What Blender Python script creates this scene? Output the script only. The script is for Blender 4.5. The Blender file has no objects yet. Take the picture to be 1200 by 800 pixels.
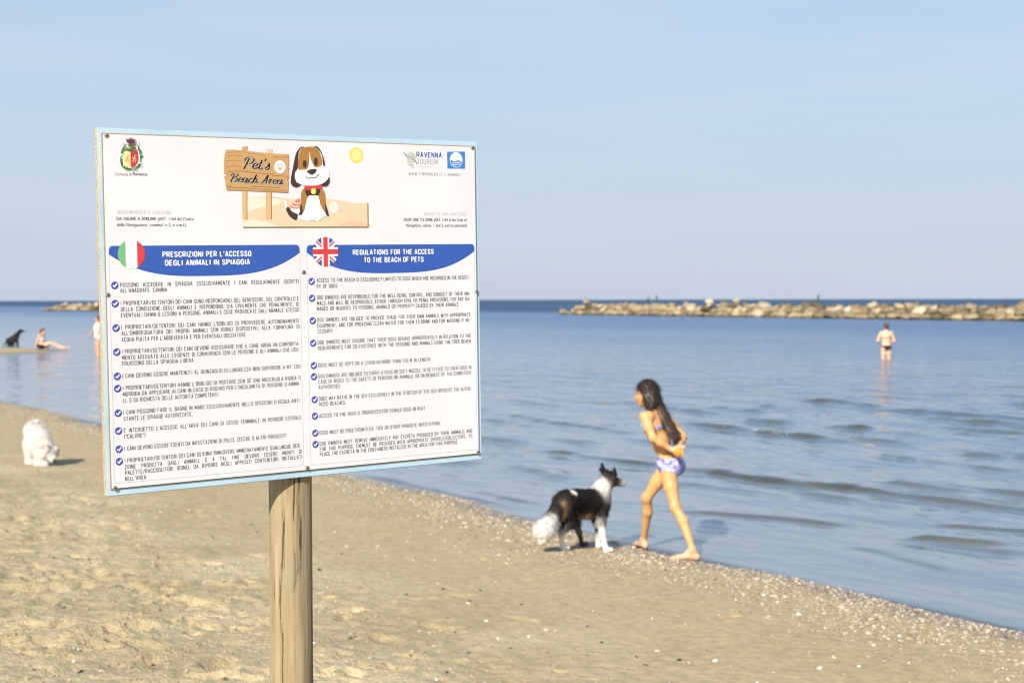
import bpy, bmesh, math, random
import numpy as np
from mathutils import Vector, Matrix

random.seed(7)
RNG = np.random.default_rng(11)
scene = bpy.context.scene
COL = scene.collection

# ------------------------------------------------------------------ camera
F_PX, CX, CY = 1900.0, 600.0, 400.0            # measured on the 1200 x 800 photograph
CAM = np.array([0.0, 0.0, 2.0])
ROLL, PITCH = math.atan2(2.2, 1120), math.atan(49 / F_PX)
FW = np.array([0, math.cos(PITCH), -math.sin(PITCH)])
_r, _u = np.array([1.0, 0, 0]), np.cross(np.array([1.0, 0, 0]), FW)
RT = _r * math.cos(ROLL) - _u * math.sin(ROLL)
UP = _u * math.cos(ROLL) + _r * math.sin(ROLL)
cam_data = bpy.data.cameras.new('camera')
cam = bpy.data.objects.new('camera', cam_data)
COL.objects.link(cam)
cam_data.sensor_width = 36.0
cam_data.lens = 36.0 * F_PX / 1200.0
cam_data.clip_start, cam_data.clip_end = 0.1, 30000
m = Matrix.Identity(4)
for i in range(3):
    m[i][0], m[i][1], m[i][2], m[i][3] = RT[i], UP[i], -FW[i], CAM[i]
cam.matrix_world = m
cam_data.dof.use_dof = True
cam_data.dof.focus_distance = 3.8
cam_data.dof.aperture_fstop = 7.0
scene.camera = cam

# ------------------------------------------------------------------ light
SUN_AZ, SUN_EL = math.radians(202), math.radians(33)     # sun low, behind the camera on the left
world = bpy.data.worlds.new('World')
scene.world = world
world.use_nodes = True
wn, wl = world.node_tree.nodes, world.node_tree.links
wn.clear()
w_out = wn.new('ShaderNodeOutputWorld')
w_bg = wn.new('ShaderNodeBackground')
w_sky = wn.new('ShaderNodeTexSky')
w_sky.sky_type = 'NISHITA'
w_sky.sun_disc = False
w_sky.sun_elevation, w_sky.sun_rotation = SUN_EL, SUN_AZ
w_sky.air_density, w_sky.dust_density, w_sky.ozone_density = 1.0, 0.7, 3.0
w_bg.inputs['Strength'].default_value = 0.095
# thin high veil: pale streaks low over the sea
w_tc = wn.new('ShaderNodeTexCoord')
w_map = wn.new('ShaderNodeMapping')
w_map.inputs['Scale'].default_value = (1.6, 1.6, 16.0)
w_noise = wn.new('ShaderNodeTexNoise')
w_noise.inputs['Scale'].default_value = 2.2
w_noise.inputs['Detail'].default_value = 4.0
w_noise.inputs['Roughness'].default_value = 0.5
w_ramp = wn.new('ShaderNodeMapRange')
w_ramp.inputs['From Min'].default_value, w_ramp.inputs['From Max'].default_value = 0.35, 0.70
w_ramp.inputs['To Min'].default_value, w_ramp.inputs['To Max'].default_value = 0.0, 1.0
w_sep = wn.new('ShaderNodeSeparateXYZ')
w_elev = wn.new('ShaderNodeMapRange')                        # haze thins with height above the horizon
w_elev.interpolation_type = 'SMOOTHSTEP'
w_elev.inputs['From Min'].default_value, w_elev.inputs['From Max'].default_value = 0.0, 0.75
w_elev.inputs['To Min'].default_value, w_elev.inputs['To Max'].default_value = 0.93, 0.25
w_haze = wn.new('ShaderNodeValToRGB')                        # colour of the haze: greyer low down
w_haze.color_ramp.elements[0].position, w_haze.color_ramp.elements[0].color = 0.0, (.335, .375, .455, 1)
w_haze.color_ramp.elements[1].position, w_haze.color_ramp.elements[1].color = 0.30, (.205, .385, .73, 1)
for _p, _c in ((0.04, (.345, .385, .465, 1)), (0.10, (.33, .40, .49, 1)), (0.18, (.298, .392, .51, 1))):
    _q = w_haze.color_ramp.elements.new(_p); _q.color = _c
w_veil = wn.new('ShaderNodeMix'); w_veil.data_type = 'RGBA'
w_veil.inputs['B'].default_value = (.365, .415, .49, 1)
w_vf = wn.new('ShaderNodeMath'); w_vf.operation = 'MULTIPLY'; w_vf.inputs[1].default_value = 0.75
w_up = wn.new('ShaderNodeVectorMath'); w_up.operation = 'SCALE'; w_up.inputs['Scale'].default_value = 10.0
w_mix = wn.new('ShaderNodeMix')
w_mix.data_type = 'RGBA'
wl.new(w_tc.outputs['Generated'], w_map.inputs['Vector'])
wl.new(w_map.outputs['Vector'], w_noise.inputs['Vector'])
wl.new(w_noise.outputs['Fac'], w_ramp.inputs['Value'])
wl.new(w_tc.outputs['Generated'], w_sep.inputs[0])
wl.new(w_sep.outputs['Z'], w_elev.inputs['Value'])
wl.new(w_sep.outputs['Z'], w_haze.inputs['Fac'])
wl.new(w_haze.outputs['Color'], w_veil.inputs['A'])
wl.new(w_ramp.outputs['Result'], w_vf.inputs[0]); wl.new(w_vf.outputs[0], w_veil.inputs['Factor'])
wl.new(w_veil.outputs['Result'], w_up.inputs[0])
wl.new(w_elev.outputs['Result'], w_mix.inputs['Factor'])
wl.new(w_sky.outputs['Color'], w_mix.inputs['A'])
wl.new(w_up.outputs['Vector'], w_mix.inputs['B'])
wl.new(w_mix.outputs['Result'], w_bg.inputs['Color'])
wl.new(w_bg.outputs['Background'], w_out.inputs['Surface'])

sun_data = bpy.data.lights.new('sun', 'SUN')
sun_data.energy = 4.3
sun_data.angle = math.radians(0.53)
sun_data.color = (1.0, 0.915, 0.78)
sun = bpy.data.objects.new('sun', sun_data)
COL.objects.link(sun)
SUN_DIR = np.array([math.sin(SUN_AZ) * math.cos(SUN_EL), math.cos(SUN_AZ) * math.cos(SUN_EL), math.sin(SUN_EL)])
sun.rotation_euler = Vector(-SUN_DIR).to_track_quat('-Z', 'Y').to_euler()
sun.location = (-6, -12, 10)

scene.view_settings.view_transform = 'Standard'
scene.view_settings.look = 'None'
scene.view_settings.gamma = 1.0
scene.view_settings.use_curve_mapping = False
scene.view_settings.exposure = 0.75
scene.render.engine = 'CYCLES'
scene.cycles.filter_width = 1.15

# ------------------------------------------------------------------ small helpers
def ray(u, v):
    """direction through a measured photograph position, scaled so that y = 1"""
    d = FW * F_PX + RT * (u - CX) - UP * (v - CY)
    return d / d[1]

def at(u, v, y):
    return CAM + ray(u, v) * y

def tag(o, label=None, cat=None, group=None, kind=None):
    if label: o['label'] = label
    if cat: o['category'] = cat
    if group: o['group'] = group
    if kind: o['kind'] = kind
    return o

def empty(name, loc):
    o = bpy.data.objects.new(name, None)
    o.empty_display_size = 0.1
    o.location = loc
    COL.objects.link(o)
    return o

def mesh_obj(name, verts, faces, mats, parent=None, loc=None, smooth=True, mat_idx=None, colors=None):
    me = bpy.data.meshes.new(name)
    verts = np.asarray(verts, dtype=np.float64)
    if isinstance(faces, np.ndarray):
        n, k = faces.shape
        me.vertices.add(len(verts)); me.vertices.foreach_set('co', verts.astype(np.float32).ravel())
        me.loops.add(n * k); me.loops.foreach_set('vertex_index', faces.astype(np.int32).ravel())
        me.polygons.add(n)
        me.polygons.foreach_set('loop_start', (np.arange(n) * k).astype(np.int32))
        me.polygons.foreach_set('loop_total', np.full(n, k, dtype=np.int32))
        me.update(calc_edges=True); me.validate()
    else:
        me.from_pydata([tuple(v) for v in verts], [], faces)
        me.update()
    for mt in (mats if isinstance(mats, (list, tuple)) else [mats]):
        me.materials.append(mt)
    if mat_idx is not None:
        me.polygons.foreach_set('material_index', np.asarray(mat_idx, dtype=np.int32))
    me.polygons.foreach_set('use_smooth', np.full(len(me.polygons), bool(smooth)))
    if colors is not None:
        at_ = me.attributes.new('tone', 'FLOAT_COLOR', 'POINT')
        c4 = np.ones((len(verts), 4), dtype=np.float32); c4[:, :3] = colors
        at_.data.foreach_set('color', c4.ravel())
    o = bpy.data.objects.new(name, me)
    COL.objects.link(o)
    if parent is not None: o.parent = parent
    if loc is not None: o.location = loc
    return o

# ------------------------------------------------------------------ materials
def new_mat(name):
    mt = bpy.data.materials.new(name)
    mt.use_nodes = True
    nt = mt.node_tree
    return mt, nt, nt.nodes, nt.links, nt.nodes['Principled BSDF']

def node(ns, t, **kw):
    n = ns.new(t)
    for k, v in kw.items():
        if k in n.inputs: n.inputs[k].default_value = v
        else: setattr(n, k, v)
    return n

def plain(name, col, rough=0.6, var=0.12, scale=30.0, bump=0.0, spec=0.4):
    mt, nt, ns, ls, b = new_mat(name)
    tc = ns.new('ShaderNodeTexCoord')
    nz = node(ns, 'ShaderNodeTexNoise', Scale=scale, Detail=4.0)
    ls.new(tc.outputs['Object'], nz.inputs['Vector'])
    mx = ns.new('ShaderNodeMix'); mx.data_type = 'RGBA'
    mx.inputs['A'].default_value = (*[c * (1 - var) for c in col], 1)
    mx.inputs['B'].default_value = (*[min(1, c * (1 + var)) for c in col], 1)
    ls.new(nz.outputs['Fac'], mx.inputs['Factor'])
    ls.new(mx.outputs['Result'], b.inputs['Base Color'])
    b.inputs['Roughness'].default_value = rough
    b.inputs['Specular IOR Level'].default_value = spec
    if bump:
        bp = node(ns, 'ShaderNodeBump', Strength=bump, Distance=0.01)
        ls.new(nz.outputs['Fac'], bp.inputs['Height']); ls.new(bp.outputs['Normal'], b.inputs['Normal'])
    return mt

def toned(name, rough=0.6, scale=40.0, var=0.15, spec=0.3, sss=0.0, bump=0.0):
    """material whose colour comes from the mesh's own 'tone' attribute (coat patches, skin, shells)"""
    mt, nt, ns, ls, b = new_mat(name)
    a = ns.new('ShaderNodeAttribute'); a.attribute_name = 'tone'
    tc = ns.new('ShaderNodeTexCoord')
    nz = node(ns, 'ShaderNodeTexNoise', Scale=scale, Detail=4.0)
    ls.new(tc.outputs['Object'], nz.inputs['Vector'])
    mr = node(ns, 'ShaderNodeMapRange'); mr.inputs['To Min'].default_value = 1 - var; mr.inputs['To Max'].default_value = 1 + var
    ls.new(nz.outputs['Fac'], mr.inputs['Value'])
    vm = ns.new('ShaderNodeVectorMath'); vm.operation = 'SCALE'
    ls.new(a.outputs['Color'], vm.inputs[0]); ls.new(mr.outputs['Result'], vm.inputs['Scale'])
    ls.new(vm.outputs['Vector'], b.inputs['Base Color'])
    b.inputs['Roughness'].default_value = rough
    b.inputs['Specular IOR Level'].default_value = spec
    if sss:
        b.inputs['Subsurface Weight'].default_value = sss
        b.inputs['Subsurface Radius'].default_value = (0.012, 0.005, 0.003)
    if bump:
        bp = node(ns, 'ShaderNodeBump', Strength=bump, Distance=0.01)
        ls.new(nz.outputs['Fac'], bp.inputs['Height']); ls.new(bp.outputs['Normal'], b.inputs['Normal'])
    return mt

# ------------------------------------------------------------------ noise in numpy
_perm = np.random.default_rng(3).permutation(256)
_perm = np.concatenate([_perm, _perm, _perm])
_ang = np.random.default_rng(4).uniform(0, 2 * np.pi, 256)
_gx, _gy = np.cos(_ang), np.sin(_ang)
def perlin(x, y):
    xi, yi = np.floor(x).astype(np.int64), np.floor(y).astype(np.int64)
    xf, yf = x - xi, y - yi
    xi &= 255; yi &= 255
    u, v = xf * xf * xf * (xf * (xf * 6 - 15) + 10), yf * yf * yf * (yf * (yf * 6 - 15) + 10)
    def g(ix, iy, dx, dy):
        h = _perm[_perm[ix & 255] + (iy & 255)]
        return _gx[h] * dx + _gy[h] * dy
    a = g(xi, yi, xf, yf); b = g(xi + 1, yi, xf - 1, yf)
    c = g(xi, yi + 1, xf, yf - 1); d = g(xi + 1, yi + 1, xf - 1, yf - 1)
    return (a * (1 - u) + b * u) * (1 - v) + (c * (1 - u) + d * u) * v
def fbm(x, y, oct=4, gain=0.5):
    s, amp = 0, 1.0
    for i in range(oct):
        s = s + amp * perlin(x * 2 ** i + 17.3 * i, y * 2 ** i + 5.1 * i); amp *= gain
    return s

# ------------------------------------------------------------------ beach
SEA_N = np.array([0.861, 0.508])               # horizontal direction out to sea
SHORE_T = np.array([-0.508, 0.861])            # along the shore, away from the camera
SHORE_D = 7.62
def inland(x, y):
    """metres inland of the mean waterline (negative = out in the sea)"""
    s = x * SHORE_T[0] + y * SHORE_T[1]
    wob = 0.10 * np.sin(s * 0.9 + 0.7) + 0.12 * np.sin(s * 0.37 + 2.0) + 0.05 * np.sin(s * 2.3)
    return SHORE_D - (x * SEA_N[0] + y * SEA_N[1]) + wob
def sand_base(x, y):
    d = inland(x, y)
    z = np.interp(d, [-60, -14, -2, 0, 1.3, 2.2, 6.5, 12, 60, 300], [-1.7, -1.0, -0.20, 0.0, 0.11, 0.135, 0.31, 0.40, 0.8, 1.2])
    # low sandbar running out from the beach on the left
    q = ((x + 27.0) / 9.6) ** 2 + ((y - 63.5) / 6.8) ** 2
    return np.maximum(z, 0.17 * (1 - q) - 0.02 * (q > 1))
def smoothstep(a, b, x):
    t = np.clip((x - a) / (b - a), 0, 1)
    return t * t * (3 - 2 * t)
def sand_rough(x, y):
    d = inland(x, y)
    dry = smoothstep(2.6, 4.4, d)
    wet = smoothstep(0.1, 1.2, d)
    z = dry * (0.020 * fbm(x * 1.1, y * 1.1, 3) + 0.026 * fbm(x * 3.3 + 9, y * 3.3, 4, 0.62))
    z = z + wet * (0.006 * fbm(x * 1.7, y * 1.7, 3) + 0.004 * fbm(x * 9, y * 9, 3))
    return z
def ground(x, y):
    return float(sand_base(np.array([x]), np.array([y]))[0])
def on_ground(u, v, lift=0.0):
    """where the view through a measured position meets the sand (or the water, where that is higher)"""
    d = ray(u, v)
    ys = np.linspace(4, 90, 8601)
    p = CAM[None, :] + d[None, :] * ys[:, None]
    g = np.maximum(sand_base(p[:, 0], p[:, 1]), 0.0) + lift
    i = int(np.argmax(p[:, 2] <= g))
    return p[i]

def axis(a, b, step, lo, hi, grow):
    mid = list(np.arange(a, b, step))
    l, s, x = [], step, a
    while x > lo:
        s *= grow; x -= s; l.append(x)
    r, s, x = [], step, mid[-1]
    while x < hi:
        s *= grow; x += s; r.append(x)
    return np.array(l[::-1] + mid + r)

def grid_faces(nx, ny):
    idx = np.arange(nx * ny).reshape(ny, nx)
    return np.stack([idx[:-1, :-1].ravel(), idx[:-1, 1:].ravel(), idx[1:, 1:].ravel(), idx[1:, :-1].ravel()], 1)

def sand_material():
    mt, nt, ns, ls, b = new_mat('beach_sand')
    geo = ns.new('ShaderNodeNewGeometry')
    att = ns.new('ShaderNodeAttribute'); att.attribute_name = 'inland'
    n1 = node(ns, 'ShaderNodeTexNoise', Scale=0.9, Detail=6.0, Roughness=0.6)
    n2 = node(ns, 'ShaderNodeTexNoise', Scale=14.0, Detail=5.0, Roughness=0.65)
    n3 = node(ns, 'ShaderNodeTexNoise', Scale=160.0, Detail=3.0, Roughness=0.6)
    for n in (n1, n2, n3): ls.new(geo.outputs['Position'], n.inputs['Vector'])
    r1 = ns.new('ShaderNodeValToRGB')
    r1.color_ramp.elements[0].position, r1.color_ramp.elements[0].color = 0.32, (0.410, 0.318, 0.170, 1)
    r1.color_ramp.elements[1].position, r1.color_ramp.elements[1].color = 0.70, (0.610, 0.500, 0.300, 1)
    ls.new(n1.outputs['Fac'], r1.inputs['Fac'])
    # damp lower beach: darker, smoother
    damp = ns.new('ShaderNodeMapRange'); damp.interpolation_type = 'SMOOTHSTEP'
    damp.inputs['From Min'].default_value, damp.inputs['From Max'].default_value = 2.3, 4.4
    damp.inputs['To Min'].default_value, damp.inputs['To Max'].default_value = 1.0, 0.0
    addn = ns.new('ShaderNodeMath'); addn.operation = 'MULTIPLY_ADD'; addn.inputs[1].default_value = 2.2
    ls.new(n1.outputs['Fac'], addn.inputs[0])
    sub = ns.new('ShaderNodeMath'); sub.operation = 'ADD'; sub.inputs[1].default_value = -1.1
    ls.new(att.outputs['Fac'], sub.inputs[0]); ls.new(sub.outputs[0], addn.inputs[2])
    ls.new(addn.outputs[0], damp.inputs['Value'])
    mdamp = ns.new('ShaderNodeMix'); mdamp.data_type = 'RGBA'
    mdamp.inputs['B'].default_value = (0.390, 0.300, 0.162, 1)
    dsc = ns.new('ShaderNodeMath'); dsc.operation = 'MULTIPLY'; dsc.inputs[1].default_value = 0.8
    ls.new(damp.outputs[0], dsc.inputs[0]); ls.new(dsc.outputs[0], mdamp.inputs['Factor'])
    ls.new(r1.outputs['Color'], mdamp.inputs['A'])
    # soaked strip at the water
    wet = ns.new('ShaderNodeMapRange'); wet.interpolation_type = 'SMOOTHSTEP'
    wet.inputs['From Min'].default_value, wet.inputs['From Max'].default_value = 0.08, 0.55
    wet.inputs['To Min'].default_value, wet.inputs['To Max'].default_value = 1.0, 0.0
    ls.new(att.outputs['Fac'], wet.inputs['Value'])
    mwet = ns.new('ShaderNodeMix'); mwet.data_type = 'RGBA'
    mwet.inputs['B'].default_value = (0.235, 0.182, 0.115, 1)
    ls.new(wet.outputs[0], mwet.inputs['Factor']); ls.new(mdamp.outputs['Result'], mwet.inputs['A'])
    # grain
    gr = ns.new('ShaderNodeMapRange'); gr.inputs['From Min'].default_value, gr.inputs['From Max'].default_value = 0.3, 0.7
    gr.inputs['To Min'].default_value, gr.inputs['To Max'].default_value = 0.80, 1.18
    ls.new(n2.outputs['Fac'], gr.inputs['Value'])
    vm = ns.new('ShaderNodeVectorMath'); vm.operation = 'SCALE'
    ls.new(mwet.outputs['Result'], vm.inputs[0]); ls.new(gr.outputs[0], vm.inputs['Scale'])
    ls.new(vm.outputs['Vector'], b.inputs['Base Color'])
    rr = ns.new('ShaderNodeMapRange'); rr.inputs['To Min'].default_value, rr.inputs['To Max'].default_value = 0.9, 0.28
    ls.new(wet.outputs[0], rr.inputs['Value']); ls.new(rr.outputs[0], b.inputs['Roughness'])
    b.inputs['Specular IOR Level'].default_value = 0.25
    n4 = node(ns, 'ShaderNodeTexNoise', Scale=45.0, Detail=4.0, Roughness=0.65); ls.new(geo.outputs['Position'], n4.inputs['Vector'])
    h4 = ns.new('ShaderNodeMath'); h4.operation = 'MULTIPLY_ADD'; h4.inputs[1].default_value = 0.3
    ls.new(n4.outputs['Fac'], h4.inputs[0]); ls.new(n2.outputs['Fac'], h4.inputs[2])
    hm = ns.new('ShaderNodeMath'); hm.operation = 'MULTIPLY_ADD'; hm.inputs[1].default_value = 0.2
    ls.new(n3.outputs['Fac'], hm.inputs[0]); ls.new(h4.outputs[0], hm.inputs[2])
    inv = ns.new('ShaderNodeMapRange'); inv.inputs['From Min'].default_value = 0.0; inv.inputs['From Max'].default_value = 1.0
    inv.inputs['To Min'].default_value, inv.inputs['To Max'].default_value = 0.9, 0.35
    ls.new(damp.outputs[0], inv.inputs['Value'])
    bp = node(ns, 'ShaderNodeBump', Distance=0.05)
    ls.new(inv.outputs[0], bp.inputs['Strength'])
    ls.new(hm.outputs[0], bp.inputs['Height']); ls.new(bp.outputs['Normal'], b.inputs['Normal'])
    return mt

xs = axis(-4.2, 4.2, 0.023, -420, 60, 1.04)
ys = axis(5.6, 13.0, 0.023, -60, 420, 1.03)
GX, GY = np.meshgrid(xs, ys)
GZ = sand_base(GX, GY) + sand_rough(GX, GY)
INL = np.maximum(inland(GX, GY), np.where(GY > 50, GZ * 9, -99))
# footprints and scuffs trodden into the dry sand
for k in range(5200):
    px = RNG.uniform(-5.2, 4.0); py = RNG.uniform(4.5, 17)
    d = float(inland(np.array([px]), np.array([py]))[0])
    keep = 0.025 if d < 2.8 else (0.16 if d < 3.6 else 0.9)
    if d < 0.5 or RNG.random() > keep: continue
    big = RNG.random() < 0.22
    if not big and float(fbm(np.array([px * .9]), np.array([py * .9]), 2)[0]) < .02: continue
    a, bb = (RNG.uniform(0.09, 0.14), RNG.uniform(0.045, 0.07)) if big else (RNG.uniform(0.028, 0.065), RNG.uniform(0.022, 0.042))
    dep = RNG.uniform(0.012, 0.036) * (0.45 if d < 4.3 else 1) if big else RNG.uniform(0.014, 0.036)
    th = math.atan2(SHORE_T[1], SHORE_T[0]) + RNG.normal(0, 0.9)
    i0, i1 = np.searchsorted(xs, [px - 0.34, px + 0.34]); j0, j1 = np.searchsorted(ys, [py - 0.34, py + 0.34])
    if i1 <= i0 or j1 <= j0: continue
    dx, dy = GX[j0:j1, i0:i1] - px, GY[j0:j1, i0:i1] - py
    q = np.sqrt(((dx * math.cos(th) + dy * math.sin(th)) / a) ** 2 + ((-dx * math.sin(th) + dy * math.cos(th)) / bb) ** 2)
    q = q * (1 + 0.25 * perlin(GX[j0:j1, i0:i1] * 9, GY[j0:j1, i0:i1] * 9))
    GZ[j0:j1, i0:i1] += -dep * np.exp(-(q ** 4)) + 0.28 * dep * np.exp(-((q - 1.45) / 0.33) ** 2)
SAND_X, SAND_Y, SAND_Z = xs, ys, GZ
def sand_height(px, py):
    i = np.clip(np.searchsorted(SAND_X, px) - 1, 0, len(SAND_X) - 2); j = np.clip(np.searchsorted(SAND_Y, py) - 1, 0, len(SAND_Y) - 2)
    fx = (px - SAND_X[i]) / (SAND_X[i + 1] - SAND_X[i]); fy = (py - SAND_Y[j]) / (SAND_Y[j + 1] - SAND_Y[j])
    return (SAND_Z[j, i] * (1 - fx) + SAND_Z[j, i + 1] * fx) * (1 - fy) + (SAND_Z[j + 1, i] * (1 - fx) + SAND_Z[j + 1, i + 1] * fx) * fy
beach = mesh_obj('beach', np.stack([GX.ravel(), GY.ravel(), GZ.ravel()], 1), grid_faces(len(xs), len(ys)), sand_material())
_a = beach.data.attributes.new('inland', 'FLOAT', 'POINT')
_a.data.foreach_set('value', INL.ravel().astype(np.float32))
tag(beach, kind='structure')

# ------------------------------------------------------------------ sea
CRESTS = [  # (measured ends, height, front width, back width)
    [(640, 527), (760, 545), 0.050, 0.13, 0.40], [(745, 543), (950, 571), 0.062, 0.14, 0.45], [(930, 568), (1230, 604), 0.085, 0.16, 0.50],
    [(590, 485), (745, 508), 0.060, 0.16, 0.5], [(810, 497), (1000, 521), 0.105, 0.17, 0.55], [(1065, 630), (1170, 641), 0.075, 0.10, 0.30],
    [(1090, 489), (1230, 503), 0.100, 0.2, 0.6], [(795, 599), (1000, 616), 0.045, 0.10, 0.30], [(430, 556), (610, 596), 0.035, 0.12, 0.35],
    [(560, 575), (640, 592), 0.03, 0.12, 0.3], [(1000, 640), (1110, 668), 0.018, 0.10, 0.3], [(640, 468), (760, 476), 0.05, 0.2, 0.6],
    [(980, 462), (1120, 470), 0.05, 0.2, 0.6], [(1100, 615), (1240, 628), 0.035, 0.10, 0.3], [(0, 432), (110, 446), 0.05, 0.2, 0.6],
]
WAVELETS = []
for (_p0, _p1, _h, _wf, _wb) in CRESTS:
    _e = []
    for (_u, _v) in (_p0, _p1):
        _r = ray(_u, _v); _t = -CAM[2] / _r[2]; _e += [_r[0] * _t * SEA_N[0] + _t * SEA_N[1] - SHORE_D, _r[0] * _t * SHORE_T[0] + _t * SHORE_T[1]]
    WAVELETS.append((_e[0], _e[2], _e[1], _e[3], _h * .66, _wf * .48, _wb * .75))
for _k in range(420):                          # short random wavelets between the measured ones
    _d = 1.6 + 42 * RNG.random() ** 1.2; _s = RNG.uniform(3, 60); _l = RNG.uniform(.35, 1.7) * (1 + _d / 16)
    WAVELETS.append((_d, _d + RNG.normal(0, .12), _s, _s + _l, RNG.uniform(.018, .042) * (1 + _d / 18), .075 + _d * .002, .25 + _d * .006))
def sea_height(x, y, cell, face_dark=None):
    d = x * SEA_N[0] + y * SEA_N[1] - SHORE_D
    s = x * SHORE_T[0] + y * SHORE_T[1]
    near = smoothstep(-0.3, 2.5, d)
    far = 0.6 + 0.8 * smoothstep(5, 40, d)
    z = 0
    for wl_, amp in ((3.4, 0.036), (1.5, 0.038), (0.75, 0.026), (0.38, 0.012)):
        fade = np.clip(1.6 - 4.0 * cell / wl_, 0, 1)
        z = z + fade * amp * near * far * fbm(d / wl_ + 0.35 * perlin(s / 5, d / 5), s / (wl_ * 2.4), 2) * (1 + 0.5 * perlin(s / 9 + 3, d / 7))
    for k_, (d0, d1, s0, s1, h, wf, wb) in enumerate(WAVELETS):
        m = (d > min(d0, d1) - 2.2) & (d < max(d0, d1) + 2.2) & (s > min(s0, s1) - 3) & (s < max(s0, s1) + 3)
        if not m.any(): continue
        dm, sm_, cm = d[m], s[m], np.broadcast_to(cell, d.shape)[m]
        t = (sm_ - s0) / (s1 - s0)
        dd = dm - (d0 + (d1 - d0) * t) - 0.20 * perlin(sm_ / 1.9 + h * 99, sm_ * 0 + h * 55) - 0.05 * perlin(sm_ / .45, dm * 0 + d0)
        env = smoothstep(-0.12, 0.18, t) * (1 - smoothstep(0.82, 1.12, t)) * (0.8 + 0.6 * perlin(sm_ / 0.7 + 7, dm * 0 + d0))
        w = np.where(dd < 0, wf, wb)
        fade = np.clip(2.4 - 1.5 * cm / wf, 0, 1)
        if face_dark is not None: face_dark[m] += (1.0 if k_ < len(CRESTS) else 0.60) * env * np.exp(-((dd + .5 * wf) / (1.25 * wf)) ** 2)  # painted darkening on the steep front of each wavelet
        z[m] += fade * h * env * (np.exp(-(dd / w) ** 2) - 0.30 * np.exp(-((dd + 2.1 * wf) / (1.6 * wf)) ** 2))
    return z

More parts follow.
